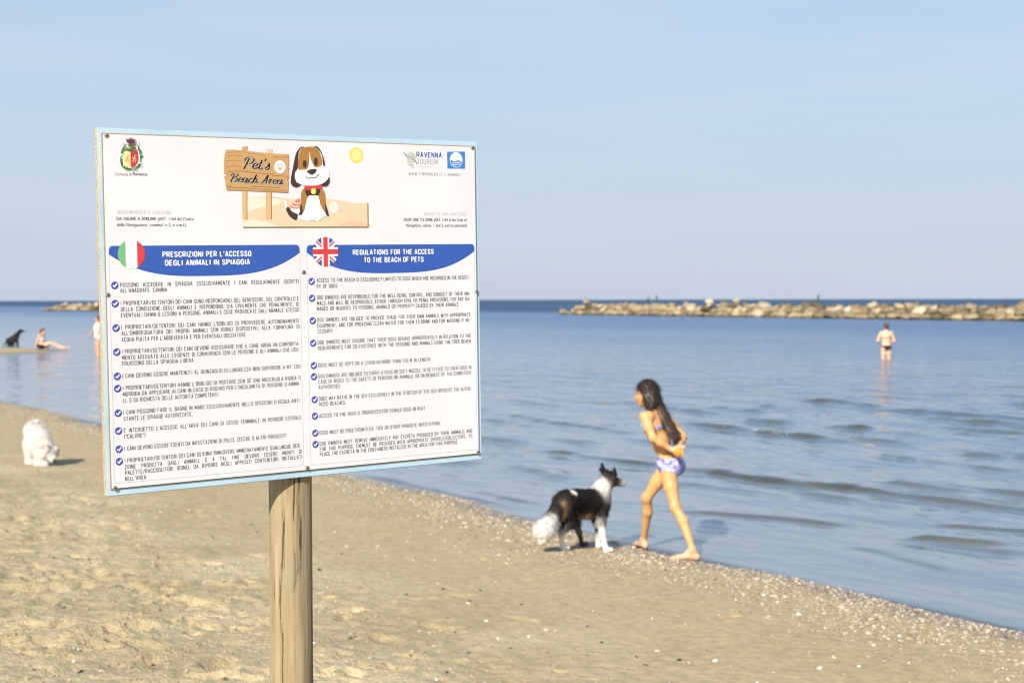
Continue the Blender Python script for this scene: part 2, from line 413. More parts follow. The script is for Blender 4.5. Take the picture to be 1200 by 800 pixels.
def sea_material():
    mt, nt, ns, ls, b = new_mat('sea_water')
    out = [n for n in ns if n.type == 'OUTPUT_MATERIAL'][0]
    geo = ns.new('ShaderNodeNewGeometry')
    att = ns.new('ShaderNodeAttribute'); att.attribute_name = 'offshore'
    rot = node(ns, 'ShaderNodeVectorRotate', rotation_type='Z_AXIS'); rot.inputs['Angle'].default_value = -math.atan2(SEA_N[1], SEA_N[0])
    ls.new(geo.outputs['Position'], rot.inputs['Vector'])
    sc = ns.new('ShaderNodeMapping'); sc.inputs['Scale'].default_value = (1.0, 0.42, 1.0)
    ls.new(rot.outputs[0], sc.inputs['Vector'])
    n1 = node(ns, 'ShaderNodeTexNoise', Scale=1.25, Detail=2.5, Roughness=0.45)
    n2 = node(ns, 'ShaderNodeTexNoise', Scale=5.0, Detail=2.0, Roughness=0.6)
    n0 = node(ns, 'ShaderNodeTexNoise', Scale=0.05, Detail=3.0)
    for n in (n1, n2, n0): ls.new(sc.outputs['Vector'], n.inputs['Vector'])
    # wind outside the breakwater, slack water in its lee, light chop towards the beach
    chop = ns.new('ShaderNodeValToRGB')
    mr = ns.new('ShaderNodeMapRange'); mr.inputs['From Max'].default_value = 200.0
    ls.new(att.outputs['Fac'], mr.inputs['Value']); ls.new(mr.outputs[0], chop.inputs['Fac'])
    e = chop.color_ramp.elements
    e[0].position, e[0].color = 0.0, (.18, .18, .18, 1)
    e[1].position, e[1].color = 1.0, (1, 1, 1, 1)
    for p, v in ((0.015, .26), (0.06, .62), (0.25, .95), (0.36, .95), (0.50, .95), (0.56, .85), (0.62, 1.0)):
        q = e.new(p); q.color = (v, v, v, 1)
    cl = ns.new('ShaderNodeMath'); cl.operation = 'MULTIPLY'
    ls.new(chop.outputs['Color'], cl.inputs[0])
    m0 = ns.new('ShaderNodeMapRange'); m0.inputs['From Min'].default_value, m0.inputs['From Max'].default_value = .3, .7
    m0.inputs['To Min'].default_value, m0.inputs['To Max'].default_value = .55, 1.35
    ls.new(n0.outputs['Fac'], m0.inputs['Value']); ls.new(m0.outputs[0], cl.inputs[1])
    hm = ns.new('ShaderNodeMath'); hm.operation = 'MULTIPLY_ADD'; hm.inputs[1].default_value = 0.16
    ls.new(n2.outputs['Fac'], hm.inputs[0]); ls.new(n1.outputs['Fac'], hm.inputs[2])
    bp = node(ns, 'ShaderNodeBump', Distance=0.50)
    ls.new(cl.outputs[0], bp.inputs['Strength']); ls.new(hm.outputs[0], bp.inputs['Height'])
    # silty body colour, greener inshore and bluer in deep water
    body = ns.new('ShaderNodeValToRGB'); ls.new(mr.outputs[0], body.inputs['Fac'])
    e = body.color_ramp.elements
    e[0].position, e[0].color = 0.0, (0.170, 0.190, 0.190, 1)
    e[1].position, e[1].color = 1.0, (0.016, 0.050, 0.115, 1)
    for p, c in ((0.028, (0.140, 0.172, 0.195, 1)), (0.07, (0.095, 0.140, 0.190, 1)), (0.16, (0.062, 0.118, 0.205, 1)), (0.55, (0.06, 0.12, 0.22, 1)), (0.62, (0.016, 0.052, 0.12, 1))):
        q = e.new(p); q.color = c
    b.inputs['Roughness'].default_value = 0.08
    sl = ns.new('ShaderNodeMapRange'); sl.inputs['From Min'].default_value, sl.inputs['From Max'].default_value = 0.5, 0.65
    sl.inputs['To Min'].default_value, sl.inputs['To Max'].default_value = 0.85, 0.30
    ls.new(mr.outputs[0], sl.inputs['Value']); ls.new(sl.outputs[0], b.inputs['Specular IOR Level'])
    b.inputs['IOR'].default_value = 1.333
    si = ns.new('ShaderNodeAttribute'); si.attribute_name = 'face_dark'
    ms = ns.new('ShaderNodeMix'); ms.data_type = 'RGBA'; ms.inputs['B'].default_value = (0.055, 0.055, 0.034, 1)  # dark wave fronts, where less sky reflects, painted into the colour
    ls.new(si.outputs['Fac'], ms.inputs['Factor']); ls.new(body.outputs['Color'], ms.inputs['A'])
    ls.new(ms.outputs['Result'], b.inputs['Base Color'])
    ro = ns.new('ShaderNodeMapRange'); ro.inputs['From Min'].default_value, ro.inputs['From Max'].default_value = 15.0, 70.0
    ro.inputs['To Min'].default_value, ro.inputs['To Max'].default_value = 0.07, 0.30
    ls.new(att.outputs['Fac'], ro.inputs['Value']); ls.new(ro.outputs[0], b.inputs['Roughness'])
    ls.new(bp.outputs['Normal'], b.inputs['Normal'])
    # clear enough at the very edge to see the sand through it
    tr = ns.new('ShaderNodeBsdfTransparent'); tr.inputs['Color'].default_value = (0.78, 0.80, 0.76, 1)
    gl = node(ns, 'ShaderNodeBsdfGlossy', Roughness=0.06)
    fr = node(ns, 'ShaderNodeFresnel', IOR=1.333)
    ls.new(bp.outputs['Normal'], gl.inputs['Normal']); ls.new(bp.outputs['Normal'], fr.inputs['Normal'])
    mx1 = ns.new('ShaderNodeMixShader'); ls.new(fr.outputs[0], mx1.inputs['Fac']); ls.new(tr.outputs[0], mx1.inputs[1]); ls.new(gl.outputs[0], mx1.inputs[2])
    tur = ns.new('ShaderNodeMapRange'); tur.interpolation_type = 'SMOOTHSTEP'
    tur.inputs['From Min'].default_value, tur.inputs['From Max'].default_value = -0.12, 0.10
    ls.new(att.outputs['Fac'], tur.inputs['Value'])
    mx2 = ns.new('ShaderNodeMixShader'); ls.new(tur.outputs[0], mx2.inputs['Fac']); ls.new(mx1.outputs[0], mx2.inputs[1]); ls.new(b.outputs[0], mx2.inputs[2])
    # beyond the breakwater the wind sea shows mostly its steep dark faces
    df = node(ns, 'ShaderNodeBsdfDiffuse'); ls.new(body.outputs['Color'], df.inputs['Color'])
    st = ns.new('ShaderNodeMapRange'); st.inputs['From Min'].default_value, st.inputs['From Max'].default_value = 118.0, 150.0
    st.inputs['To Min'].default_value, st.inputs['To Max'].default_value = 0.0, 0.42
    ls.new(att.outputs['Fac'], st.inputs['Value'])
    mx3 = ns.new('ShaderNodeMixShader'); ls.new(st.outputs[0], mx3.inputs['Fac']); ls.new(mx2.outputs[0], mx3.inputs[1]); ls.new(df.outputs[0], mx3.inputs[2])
    ls.new(mx3.outputs[0], out.inputs['Surface'])
    return mt

xs = axis(-2.0, 7.0, 0.045, -9000, 9000, 1.032)
ys = axis(9.0, 28.0, 0.045, -200, 12000, 1.022)
WX, WY = np.meshgrid(xs, ys)
cell = np.maximum(np.gradient(xs)[None, :] * 0.6, np.gradient(ys)[:, None])
FACE_DARK = np.zeros_like(WX)
WZ = sea_height(WX, WY, cell, FACE_DARK)
fc = grid_faces(len(xs), len(ys))
OFF = WX * SEA_N[0] + WY * SEA_N[1] - SHORE_D
keep = (OFF.ravel()[fc] > -3.0).any(axis=1)                 # no water sheet under the dry beach
fc = fc[keep]
used = np.unique(fc); remap = np.full(WX.size, -1); remap[used] = np.arange(len(used))
sea = mesh_obj('sea', np.stack([WX.ravel(), WY.ravel(), WZ.ravel()], 1)[used], remap[fc], sea_material())
_a = sea.data.attributes.new('offshore', 'FLOAT', 'POINT')
_a.data.foreach_set('value', OFF.ravel()[used].astype(np.float32))
_a = sea.data.attributes.new('face_dark', 'FLOAT', 'POINT')
_a.data.foreach_set('value', np.clip(FACE_DARK, 0, 1).ravel()[used].astype(np.float32))
tag(sea, kind='structure')

# ------------------------------------------------------------------ breakwater boulders
def rock_material(name, cols, moss=0.0):
    mt, nt, ns, ls, b = new_mat(name)
    tc = ns.new('ShaderNodeTexCoord'); oi = ns.new('ShaderNodeObjectInfo')
    n1 = node(ns, 'ShaderNodeTexNoise', Scale=1.6, Detail=8.0, Roughness=0.65)
    ls.new(tc.outputs['Object'], n1.inputs['Vector'])
    r = ns.new('ShaderNodeValToRGB'); ls.new(n1.outputs['Fac'], r.inputs['Fac'])
    e = r.color_ramp.elements
    e[0].position, e[0].color = 0.3, (*cols[0], 1)
    e[1].position, e[1].color = 0.72, (*cols[1], 1)
    mr = ns.new('ShaderNodeMapRange'); mr.inputs['To Min'].default_value, mr.inputs['To Max'].default_value = 0.7, 1.25
    ls.new(oi.outputs['Random'], mr.inputs['Value'])
    vm = ns.new('ShaderNodeVectorMath'); vm.operation = 'SCALE'
    ls.new(r.outputs['Color'], vm.inputs[0]); ls.new(mr.outputs[0], vm.inputs['Scale'])
    geo = ns.new('ShaderNodeNewGeometry'); sz = ns.new('ShaderNodeSeparateXYZ'); ls.new(geo.outputs['Position'], sz.inputs[0])
    ad = ns.new('ShaderNodeMath'); ad.operation = 'MULTIPLY_ADD'; ad.inputs[1].default_value = 0.5; ls.new(n1.outputs['Fac'], ad.inputs[0]); ls.new(sz.outputs['Z'], ad.inputs[2])
    wl_ = ns.new('ShaderNodeMapRange'); wl_.inputs['From Min'].default_value, wl_.inputs['From Max'].default_value = 0.40, 0.52
    wl_.inputs['To Min'].default_value, wl_.inputs['To Max'].default_value = 0.85, 0.0
    ls.new(ad.outputs[0], wl_.inputs['Value'])
    wm = ns.new('ShaderNodeMix'); wm.data_type = 'RGBA'; wm.inputs['B'].default_value = (0.045, 0.038, 0.02, 1)
    ls.new(wl_.outputs[0], wm.inputs['Factor']); ls.new(vm.outputs['Vector'], wm.inputs['A'])
    ls.new(wm.outputs['Result'], b.inputs['Base Color'])
    b.inputs['Roughness'].default_value = 0.85
    bp = node(ns, 'ShaderNodeBump', Strength=0.7, Distance=0.15)
    ls.new(n1.outputs['Fac'], bp.inputs['Height']); ls.new(bp.outputs['Normal'], b.inputs['Normal'])
    return mt
M_TAN = rock_material('tan_rock', [(0.15, 0.115, 0.06), (0.42, 0.325, 0.19)])
M_PALE = rock_material('pale_rock', [(0.28, 0.23, 0.15), (0.54, 0.45, 0.31)])
M_DARK = rock_material('weedy_rock', [(0.05, 0.042, 0.025), (0.20, 0.15, 0.075)])

def rock_mesh(seed, mt):
    rg = np.random.default_rng(seed)
    bm = bmesh.new(); bmesh.ops.create_icosphere(bm, subdivisions=3, radius=1.0)
    planes = [(lambda v: v / np.linalg.norm(v))(rg.normal(size=3)) for _ in range(13)]
    offs = rg.uniform(0.48, 0.82, 13)
    for v in bm.verts:
        p = np.array(v.co)
        for n_, o_ in zip(planes, offs):
            q = p @ n_
            if q > o_: p = p - n_ * (q - o_) * 0.92
        p = p * (1 + 0.07 * math.sin(p[0] * 5 + seed) * math.sin(p[1] * 4.3 + seed * 2) + 0.05 * math.sin(p[2] * 9 + seed))
        v.co = p
    for f in bm.faces: f.smooth = False
    me = bpy.data.meshes.new('boulder'); bm.to_mesh(me); bm.free()
    me.materials.append(mt)
    return me
ROCKS = {k: [rock_mesh(31 * i + j * 7 + 1, mt) for j in range(6)] for i, (k, mt) in enumerate((('tan', M_TAN), ('pale', M_PALE), ('dark', M_DARK)))}
LBL = {
    ('low', 'long'): {'tan': 'tan boulder low along the waterline of the long breakwater', 'pale': 'pale cream boulder low along the waterline of the long breakwater', 'dark': 'dark weedy boulder low along the waterline of the long breakwater'},
    ('mid', 'long'): {'tan': 'tan boulder halfway up the face of the long breakwater', 'pale': 'pale cream boulder halfway up the face of the long breakwater', 'dark': 'dark brown boulder wedged halfway up the long breakwater'},
    ('top', 'long'): {'tan': 'tan boulder on the crest of the long breakwater', 'pale': 'pale boulder standing out on the crest of the long breakwater', 'dark': 'dark brown boulder on the crest of the long breakwater'},
}
def boulder(loc, size, kind, label, group, rz, tilt=(0, 0)):
    o = bpy.data.objects.new('boulder', random.choice(ROCKS[kind]))
    COL.objects.link(o)
    o.location = loc; o.scale = size
    o.rotation_euler = (tilt[0], tilt[1], rz)
    tag(o, label, 'boulder', group)
    return o
def sea_point(u, v):
    r = ray(u, v); t = -CAM[2] / r[2]
    return CAM + r * t
def breakwater(p0, p1, name, long_name, labels, top):
    L = np.linalg.norm((p1 - p0)[:2]); ex = (p1 - p0) / L; ey = np.array([-ex[1], ex[0], 0])
    if ey[1] < 0: ey = -ey
    ang = math.atan2(ex[1], ex[0])
    for row, (lift, back, size, step) in enumerate(((0.10, 0.0, 1.0, 1.5), (0.66, 1.1, 0.92, 1.5), (1.12, 2.3, 0.80, 1.6), (0.45, 2.0, 1.15, 1.6))):
        s = random.uniform(0, .6) + (0 if row == 0 else 0.9 * row)
        while s < L - 0.6 * row:
            k = random.choices(['tan', 'pale', 'dark'], [(.70, .05, .25), (.60, .14, .26), (.55, .18, .27), (.4, 0, .6)][row])[0]
            sx = size * random.choice((random.uniform(0.5, .9), random.uniform(.8, 1.2), random.uniform(1.1, 1.7))); sy = size * random.uniform(0.8, 1.1); sz = random.uniform(0.5, 0.85) * size
            p = p0 + ex * (s + sx * .6) + ey * (back + random.uniform(-.25, .25))
            endf = min(1, (s + 1.2) / 3.5, (L - s + 1.2) / 3.5) if row else 1
            z = lift * endf * random.uniform(0.85, 1.12)
            z = min(z, top - sz)
            boulder((p[0], p[1], z), (sx, sy, sz), k, labels[('low', 'mid', 'top', 'mid')[row]][k], name, ang + random.uniform(-.3, .3), (random.uniform(-.25, .25), random.uniform(-.25, .25)))
            s += step * sx / size * random.uniform(0.85, 1.05)
lab_long = {k: {c: LBL[(k, 'long')][c] for c in ('tan', 'pale', 'dark')} for k in ('low', 'mid', 'top')}
lab_far = {k: {c: LBL[(k, 'long')][c].replace('long breakwater', 'small far breakwater left of the signboard') for c in ('tan', 'pale', 'dark')} for k in ('low', 'mid', 'top')}
breakwater(sea_point(658, 368.3), sea_point(1252, 377.0), 'boulders of the long breakwater on the right', 'long', lab_long, 1.80)
breakwater(sea_point(53, 364.2), sea_point(128, 364.5), 'boulders of the far breakwater on the left', 'far', lab_far, 1.85)
for (u, v, s, lb) in ((831, 353.5, 0.55, 'bright cream boulder on the breakwater crest behind the walking girl'), (863, 351.8, 0.45, 'small bright white boulder topping the breakwater crest'),
                      (1184, 366, 0.6, 'white pointed boulder on the breakwater face at the far right'), (688, 354, 0.6, 'pale boulder at the seaward tip of the breakwater')):
    a, b = sea_point(658, 368.3), sea_point(1252, 377.0)
    t = (u - 658) / 594.0
    y = 1 / ((1 - t) / a[1] + t / b[1]) + (1.6 if v < 360 else 0.2)
    p = at(u, v, y)
    boulder(p, (s, s, s * .8), 'pale', lb, 'boulders of the long breakwater on the right', random.uniform(0, 3))

# ------------------------------------------------------------------ sign board: where it hangs
S_C = np.array([-0.48478403, 3.80034966, 1.98405701])
S_YAW, S_PIT, S_ROL, S_W, S_H = 0.61862625, -0.0138748, 0.02343916, 0.99140263, 0.8
_e1 = np.array([math.cos(S_YAW), math.sin(S_YAW), 0]); _n0 = np.array([math.sin(S_YAW), -math.cos(S_YAW), 0])
_e2 = np.array([0, 0, 1.0]) * math.cos(S_PIT) - _n0 * math.sin(S_PIT)
S_A = _e1 * math.cos(S_ROL) + _e2 * math.sin(S_ROL)
S_B = -_e1 * math.sin(S_ROL) + _e2 * math.cos(S_ROL)
S_N = np.cross(S_A, S_B)
def on_sign(u, v):
    """position on the face of the board (metres right of and above its centre) of a spot measured on the photograph"""
    d = ray(u, v); t = ((S_C - CAM) @ S_N) / (d @ S_N); p = CAM + d * t - S_C
    return np.array([p @ S_A, p @ S_B])
def sgn(scale, ox, oy):
    return lambda pts: np.array([on_sign(ox + x / scale, oy + y / scale) for x, y in pts])
Z_A = sgn(5, 100, 140); Z_B = sgn(5, 330, 140); Z_C = sgn(4.704, 110, 270); Z_D = sgn(4.704, 110, 420)
Z_E = sgn(5.3333, 350, 270); Z_F = sgn(5.3333, 350, 410); Z_G = sgn(7.2727, 330, 160); Z_H = sgn(8.42, 255, 165); Z_I = sgn(12, 460, 165)

INK = {k: plain(k + '_print', c, rough=0.45, var=0.05, scale=18) for k, c in dict(
    dark=(0.03, 0.03, 0.034), black=(0.02, 0.018, 0.018), grey=(0.30, 0.29, 0.29), light=(0.46, 0.45, 0.45), blue=(0.032, 0.092, 0.37), sky=(0.04, 0.19, 0.55), violet=(0.06, 0.075, 0.33),
    navy=(0.04, 0.09, 0.33), white=(0.80, 0.79, 0.77), red=(0.60, 0.045, 0.045), crimson=(0.48, 0.04, 0.07), green=(0.16, 0.42, 0.17), leaf=(0.07, 0.16, 0.05), yellow=(0.80, 0.55, 0.06), lemon=(0.72, 0.66, 0.25),
    wood=(0.52, 0.30, 0.12), woodline=(0.30, 0.15, 0.05), woodlight=(0.62, 0.40, 0.19), brown=(0.36, 0.17, 0.04), choc=(0.05, 0.03, 0.025), card=(0.66, 0.53, 0.35), cardlight=(0.75, 0.66, 0.52),
    coral=(0.72, 0.18, 0.14), peach=(0.70, 0.45, 0.30), olive=(0.34, 0.34, 0.18), maroon=(0.12, 0.03, 0.045), frame=(0.42, 0.46, 0.56), shadow=(0.22, 0.16, 0.09)).items()}
INK_ORDER = list(INK)

class Print:
    """flat ink on the panel: each layer 0.06 mm above the one below"""
    def __init__(self, z=0.0047): self.v, self.f, self.mi, self.z, self.lay = [], [], [], z, 0
    def poly(self, pts, ink, up=True):
        if up: self.lay += 1
        i = len(self.v); z = self.z + 0.00006 * self.lay
        self.v += [(p[0], p[1], z) for p in pts]; 
        a = sum(pts[k - 1][0] * pts[k][1] - pts[k][0] * pts[k - 1][1] for k in range(len(pts)))
        r = range(i, i + len(pts)); self.f.append(tuple(r) if a > 0 else tuple(reversed(r))); self.mi.append(INK_ORDER.index(ink))
    def raw(self, verts, faces, ink):
        i = len(self.v); z = self.z + 0.00006 * self.lay
        self.v += [(x, y, z) for x, y in verts]; self.f += [tuple(q + i for q in f) for f in faces]; self.mi += [INK_ORDER.index(ink)] * len(faces)
    def smooth(self, pts, ink, closed=True, n=6): self.poly(catmull(pts, closed, n), ink)
    def ell(self, c, rx, ry, ink, n=28, rot=0.0, a0=0, a1=2 * math.pi):
        t = np.linspace(a0, a1, n, endpoint=(a1 - a0) < 6.28)
        x, y = rx * np.cos(t), ry * np.sin(t)
        self.poly(np.stack([c[0] + x * math.cos(rot) - y * math.sin(rot), c[1] + x * math.sin(rot) + y * math.cos(rot)], 1), ink)
    def stroke(self, pts, w, ink, up=True, smooth=True, nib=None):
        p = catmull(pts, False, 6) if smooth and len(pts) > 2 else np.asarray(pts, float)
        if up: self.lay += 1
        t = np.gradient(p, axis=0); t /= np.linalg.norm(t, axis=1)[:, None] + 1e-9
        nn = np.stack([-t[:, 1], t[:, 0]], 1)
        ww = np.full(len(p), w) if nib is None else w * (0.34 + 0.95 * np.abs(t @ np.array([math.cos(nib), math.sin(nib)])) ** 1.6)
        l, r = p + nn * ww[:, None] / 2, p - nn * ww[:, None] / 2
        vv = np.concatenate([l, r]); k = len(p)
        self.raw(vv, [(i, k + i, k + i + 1, i + 1) for i in range(k - 1)], ink)
    def build(self, name, parent):
        o = mesh_obj(name, self.v, self.f, [INK[k] for k in INK_ORDER], parent, smooth=False, mat_idx=self.mi)
        used = sorted(set(self.mi)); me = o.data                      # keep only the inks this piece uses
        idx = [used.index(q) for q in self.mi]
        me.materials.clear()
        for q in used: me.materials.append(INK[INK_ORDER[q]])
        me.polygons.foreach_set('material_index', idx)
        return o
def catmull(pts, closed=True, n=6):
    p = np.asarray(pts, float); out = []
    k = len(p)
    for i in range(k if closed else k - 1):
        if closed: a, b, c, d = p[(i - 1) % k], p[i], p[(i + 1) % k], p[(i + 2) % k]
        else: a, b, c, d = p[max(i - 1, 0)], p[i], p[i + 1], p[min(i + 2, k - 1)]
        for t in np.arange(n) / n:
            out.append(0.5 * (2 * b + (c - a) * t + (2 * a - 5 * b + 4 * c - d) * t * t + (3 * b - a - 3 * c + d) * t ** 3))
    if not closed: out.append(p[-1])
    return np.array(out)

# lettering from the built-in font, turned into flat mesh
_fc = {}
def glyphs(body, bold=0.0, shear=0.0):
    key = (body, bold, shear)
    if key in _fc: return _fc[key]
    cu = bpy.data.curves.new('lettering', 'FONT'); cu.body = body; cu.size = 1.0; cu.offset = bold; cu.shear = shear; cu.resolution_u = 3; cu.fill_mode = 'FRONT'; cu.space_character = 1.1
    ob = bpy.data.objects.new('lettering', cu); COL.objects.link(ob)
    me = ob.to_mesh()
    v = np.array([q.co[:2] for q in me.vertices]).reshape(-1, 2); f = [tuple(q.vertices) for q in me.polygons]
    ob.to_mesh_clear(); bpy.data.objects.remove(ob); bpy.data.curves.remove(cu)
    _fc[key] = (v, f)
    return v, f
_cap = None
def cap_height():
    global _cap
    if _cap is None: v, _ = glyphs('H'); _cap = (v[:, 1].max() - v[:, 1].min(), v[:, 1].min())
    return _cap
def put(pr, body, s0, t0, h, sx=None, width=None, ink='dark', bold=0.0, shear=0.0, align='l', heavy=0.0):
    """one run of letters: left end s0, baseline t0, capital height h; returns its width"""
    v, f = glyphs(body, bold, shear); ch, base = cap_height(); k = h / ch
    x0, x1 = v[:, 0].min(), v[:, 0].max()
    if width is not None: sx = width / ((x1 - x0) * k)
    w = (x1 - x0) * k * sx
    off = {'l': 0, 'r': -w, 'c': -w / 2}[align]
    vv = np.stack([(v[:, 0] - x0) * k * sx + s0 + off, (v[:, 1] - base) * k + t0], 1)
    if heavy:                                              # two passes, as thick ink spreads
        pr.raw(vv - np.array([heavy, 0]), f, ink); pr.lay += 1; pr.raw(vv + np.array([heavy, 0]), f, ink); pr.lay -= 1
    else: pr.raw(vv, f, ink)
    return w

B_RULES = 0.0
LEFT_LINES = [  # zoom, left x, baseline left, right x, baseline right, words
    (Z_C, 140, 313, 1122, 292, 'POSSONO ACCEDERE IN SPIAGGIA ESCLUSIVAMENTE I CANI REGOLARMENTE ISCRITTI'), (Z_C, 140, 344, 397, 338, "ALL'ANAGRAFE CANINA"),
    (Z_C, 142, 413, 1125, 386, 'I PROPRIETARI/DETENTORI DEI CANI SONO RESPONSABILI DEL BENESSERE, DEL CONTROLLO E'), (Z_C, 142, 446, 1125, 417, 'DELLA CONDUZIONE DEGLI ANIMALI E RISPONDONO, SIA CIVILMENTE CHE PENALMENTE, DI'), (Z_C, 144, 479, 1118, 448, "EVENTUALI DANNI O LESIONI A PERSONE, ANIMALI E COSE PROVOCATE DALL'ANIMALE STESSO"),
    (Z_C, 146, 545, 1126, 509, "I PROPRIETARI/DETENTORI DEI CANI HANNO L'OBBLIGO DI PROVVEDERE AUTONOMAMENTE"), (Z_C, 147, 578, 1128, 541, "ALL'OMBREGGIATURA DEI PROPRI ANIMALI CON IDONEI DISPOSITIVI, ALLA FORNITURA DI"), (Z_C, 148, 612, 832, 587, "ACQUA PULITA PER L'ABBEVERATA E PER EVENTUALI DOCCIATURE"),
    (Z_C, 150, 677, 1128, 636, 'I PROPRIETARI/DETENTORI DEI CANI DEVONO ASSICURARE CHE IL CANE ABBIA UN COMPORTA-'), (Z_C, 151, 710, 1130, 668, 'MENTO ADEGUATO ALLE ESIGENZE DI CONVIVENZA CON LE PERSONE E GLI ANIMALI CHE USU-'), (Z_C, 152, 744, 545, 727, 'FRUISCONO DELLA SPIAGGIA LIBERA'),
    (Z_D, 155, 106, 1130, 55, 'I CANI DEVONO ESSERE MANTENUTI AL GUINZAGLIO DI LUNGHEZZA NON SUPERIORE A MT 1,50'),
    (Z_D, 156, 175, 1135, 115, "I PROPRIETARI/DETENTORI HANNO L'OBBLIGO DI PORTARE CON SÉ UNA MUSERUOLA RIGIDA O"), (Z_D, 156, 208, 1135, 148, "MORBIDA DA APPLICARE AI CANI IN CASO DI RISCHIO PER L'INCOLUMITÀ DI PERSONE O ANIMA-"), (Z_D, 157, 241, 680, 210, 'LI, O SU RICHIESTA DELLE AUTORITÀ COMPETENTI'),
    (Z_D, 160, 306, 1138, 242, "I CANI POSSONO FARE IL BAGNO IN MARE ESCLUSIVAMENTE NELLO SPECCHIO D'ACQUA ANTI-"), (Z_D, 160, 341, 540, 318, 'STANTE LE SPIAGGE AUTORIZZATE,'),
    (Z_D, 162, 407, 1140, 335, "È INTERDETTO L'ACCESSO ALL'AREA DEI CANI DI SESSO FEMMINILE IN PERIODO ESTRALE"), (Z_D, 162, 440, 287, 432, '("CALORE")'),
    (Z_D, 163, 506, 1053, 435, 'I CANI DEVONO ESSERE ESENTI DA INFESTAZIONI DI PULCI, ZECCHE O ALTRI PARASSITI'),
    (Z_D, 164, 571, 1143, 490, 'I PROPRIETARI/DETENTORI DEI CANI DEVONO RIMUOVERE IMMEDIATAMENTE QUALUNQUE DEIE-'), (Z_D, 165, 605, 1143, 524, 'ZIONE PRODOTTA DAGLI ANIMALI, E A TAL FINE DEVONO ESSERE MUNITI DI'), (Z_D, 166, 638, 1143, 553, 'PALETTE/RACCOGLITORI IDONEI, DA RIPORRE NEGLI APPOSITI CONTENITORI INSTALLATI'), (Z_D, 167, 672, 283, 664, "NELL'AREA")]
RIGHT_LINES = [
    (Z_E, 103, 328, 1062, 302, 'ACCESS TO THE BEACH IS EXCLUSIVELY LIMITED TO DOGS WHICH ARE RECORDED IN THE REGIST-'), (Z_E, 103, 362, 232, 358, 'RY OF DOGS'),
    (Z_E, 106, 435, 1060, 403, 'DOG OWNERS ARE RESPONSIBLE FOR THE WELL-BEING, CONTROL, AND CONDUCT OF THEIR ANI-'), (Z_E, 106, 469, 1060, 437, 'MALS AND WILL BE RESPONSIBLE, EITHER THROUGH CIVIL OR PENAL PROVISIONS, FOR ANY DA-'), (Z_E, 107, 503, 990, 473, 'MAGES OR INJURIES TO PERSONS, ANIMALS OR PROPERTY CAUSED BY THEIR ANIMALS'),
    (Z_E, 110, 573, 1066, 535, 'DOG OWNERS ARE OBLIGED TO PROVIDE SHADE FOR THEIR OWN ANIMALS WITH APPROPRIATE'), (Z_E, 111, 608, 1066, 570, 'EQUIPMENT, AND FOR PROVIDING CLEAN WATER FOR THEM TO DRINK AND FOR WASHING IF NE-'), (Z_E, 112, 643, 208, 639, 'CESSARY'),
    (Z_E, 113, 712, 1070, 668, 'DOG OWNERS MUST ENSURE THAT THEIR DOGS BEHAVE APPROPRIATELY IN RELATION TO THE'), (Z_E, 114, 747, 1072, 702, 'REQUIREMENTS FOR CO-EXISTENCE WITH THE PERSONS AND ANIMALS USING THE FREE BEACH'),
    (Z_F, 117, 107, 815, 71, 'DOGS MUST BE KEPT ON A LEASH NO MORE THAN 1.50 M IN LENGTH'),
    (Z_F, 118, 177, 1076, 118, 'DOG OWNERS ARE OBLIGED TO CARRY A RIGID OR SOFT MUZZLE TO BE FITTED TO THEIR DOGS IN'), (Z_F, 118, 211, 1077, 152, 'CASE OF RISKS TO THE SAFETY OF PERSONS OR ANIMALS, OR ON REQUEST OF THE COMPETENT'), (Z_F, 119, 245, 262, 236, 'AUTHORITIES'),
    (Z_F, 121, 318, 1073, 250, 'DOGS MAY BATHE IN THE SEA EXCLUSIVELY IN THE STRETCH OF THE SEA OPPOSITE THE AUTHO-'), (Z_F, 122, 351, 290, 339, 'RIZED BEACHES.'),
    (Z_F, 123, 423, 785, 374, 'ACCESS TO THE AREA IS PROHIBITED FOR FEMALE DOGS IN HEAT'),
    (Z_F, 126, 529, 880, 467, 'DOGS MUST BE FREE FROM FLEA, TICK OR OTHER PARASITE INFESTATIONS'),
    (Z_F, 127, 597, 1084, 514, 'DOG OWNERS MUST REMOVE IMMEDIATELY ANY EXCRETA PRODUCED BY THEIR ANIMALS, AND'), (Z_F, 128, 630, 1085, 546, 'FOR THIS PURPOSE THEMUST BE PROVIDED WITH APPROPRIATE SHOVELS/COLLECTORS, TO'), (Z_F, 128, 664, 987, 583, 'PLACE THE EXCRETA IN THE CONTAINERS INSTALLED IN THE AREA FOR THIS PURPOSE')]

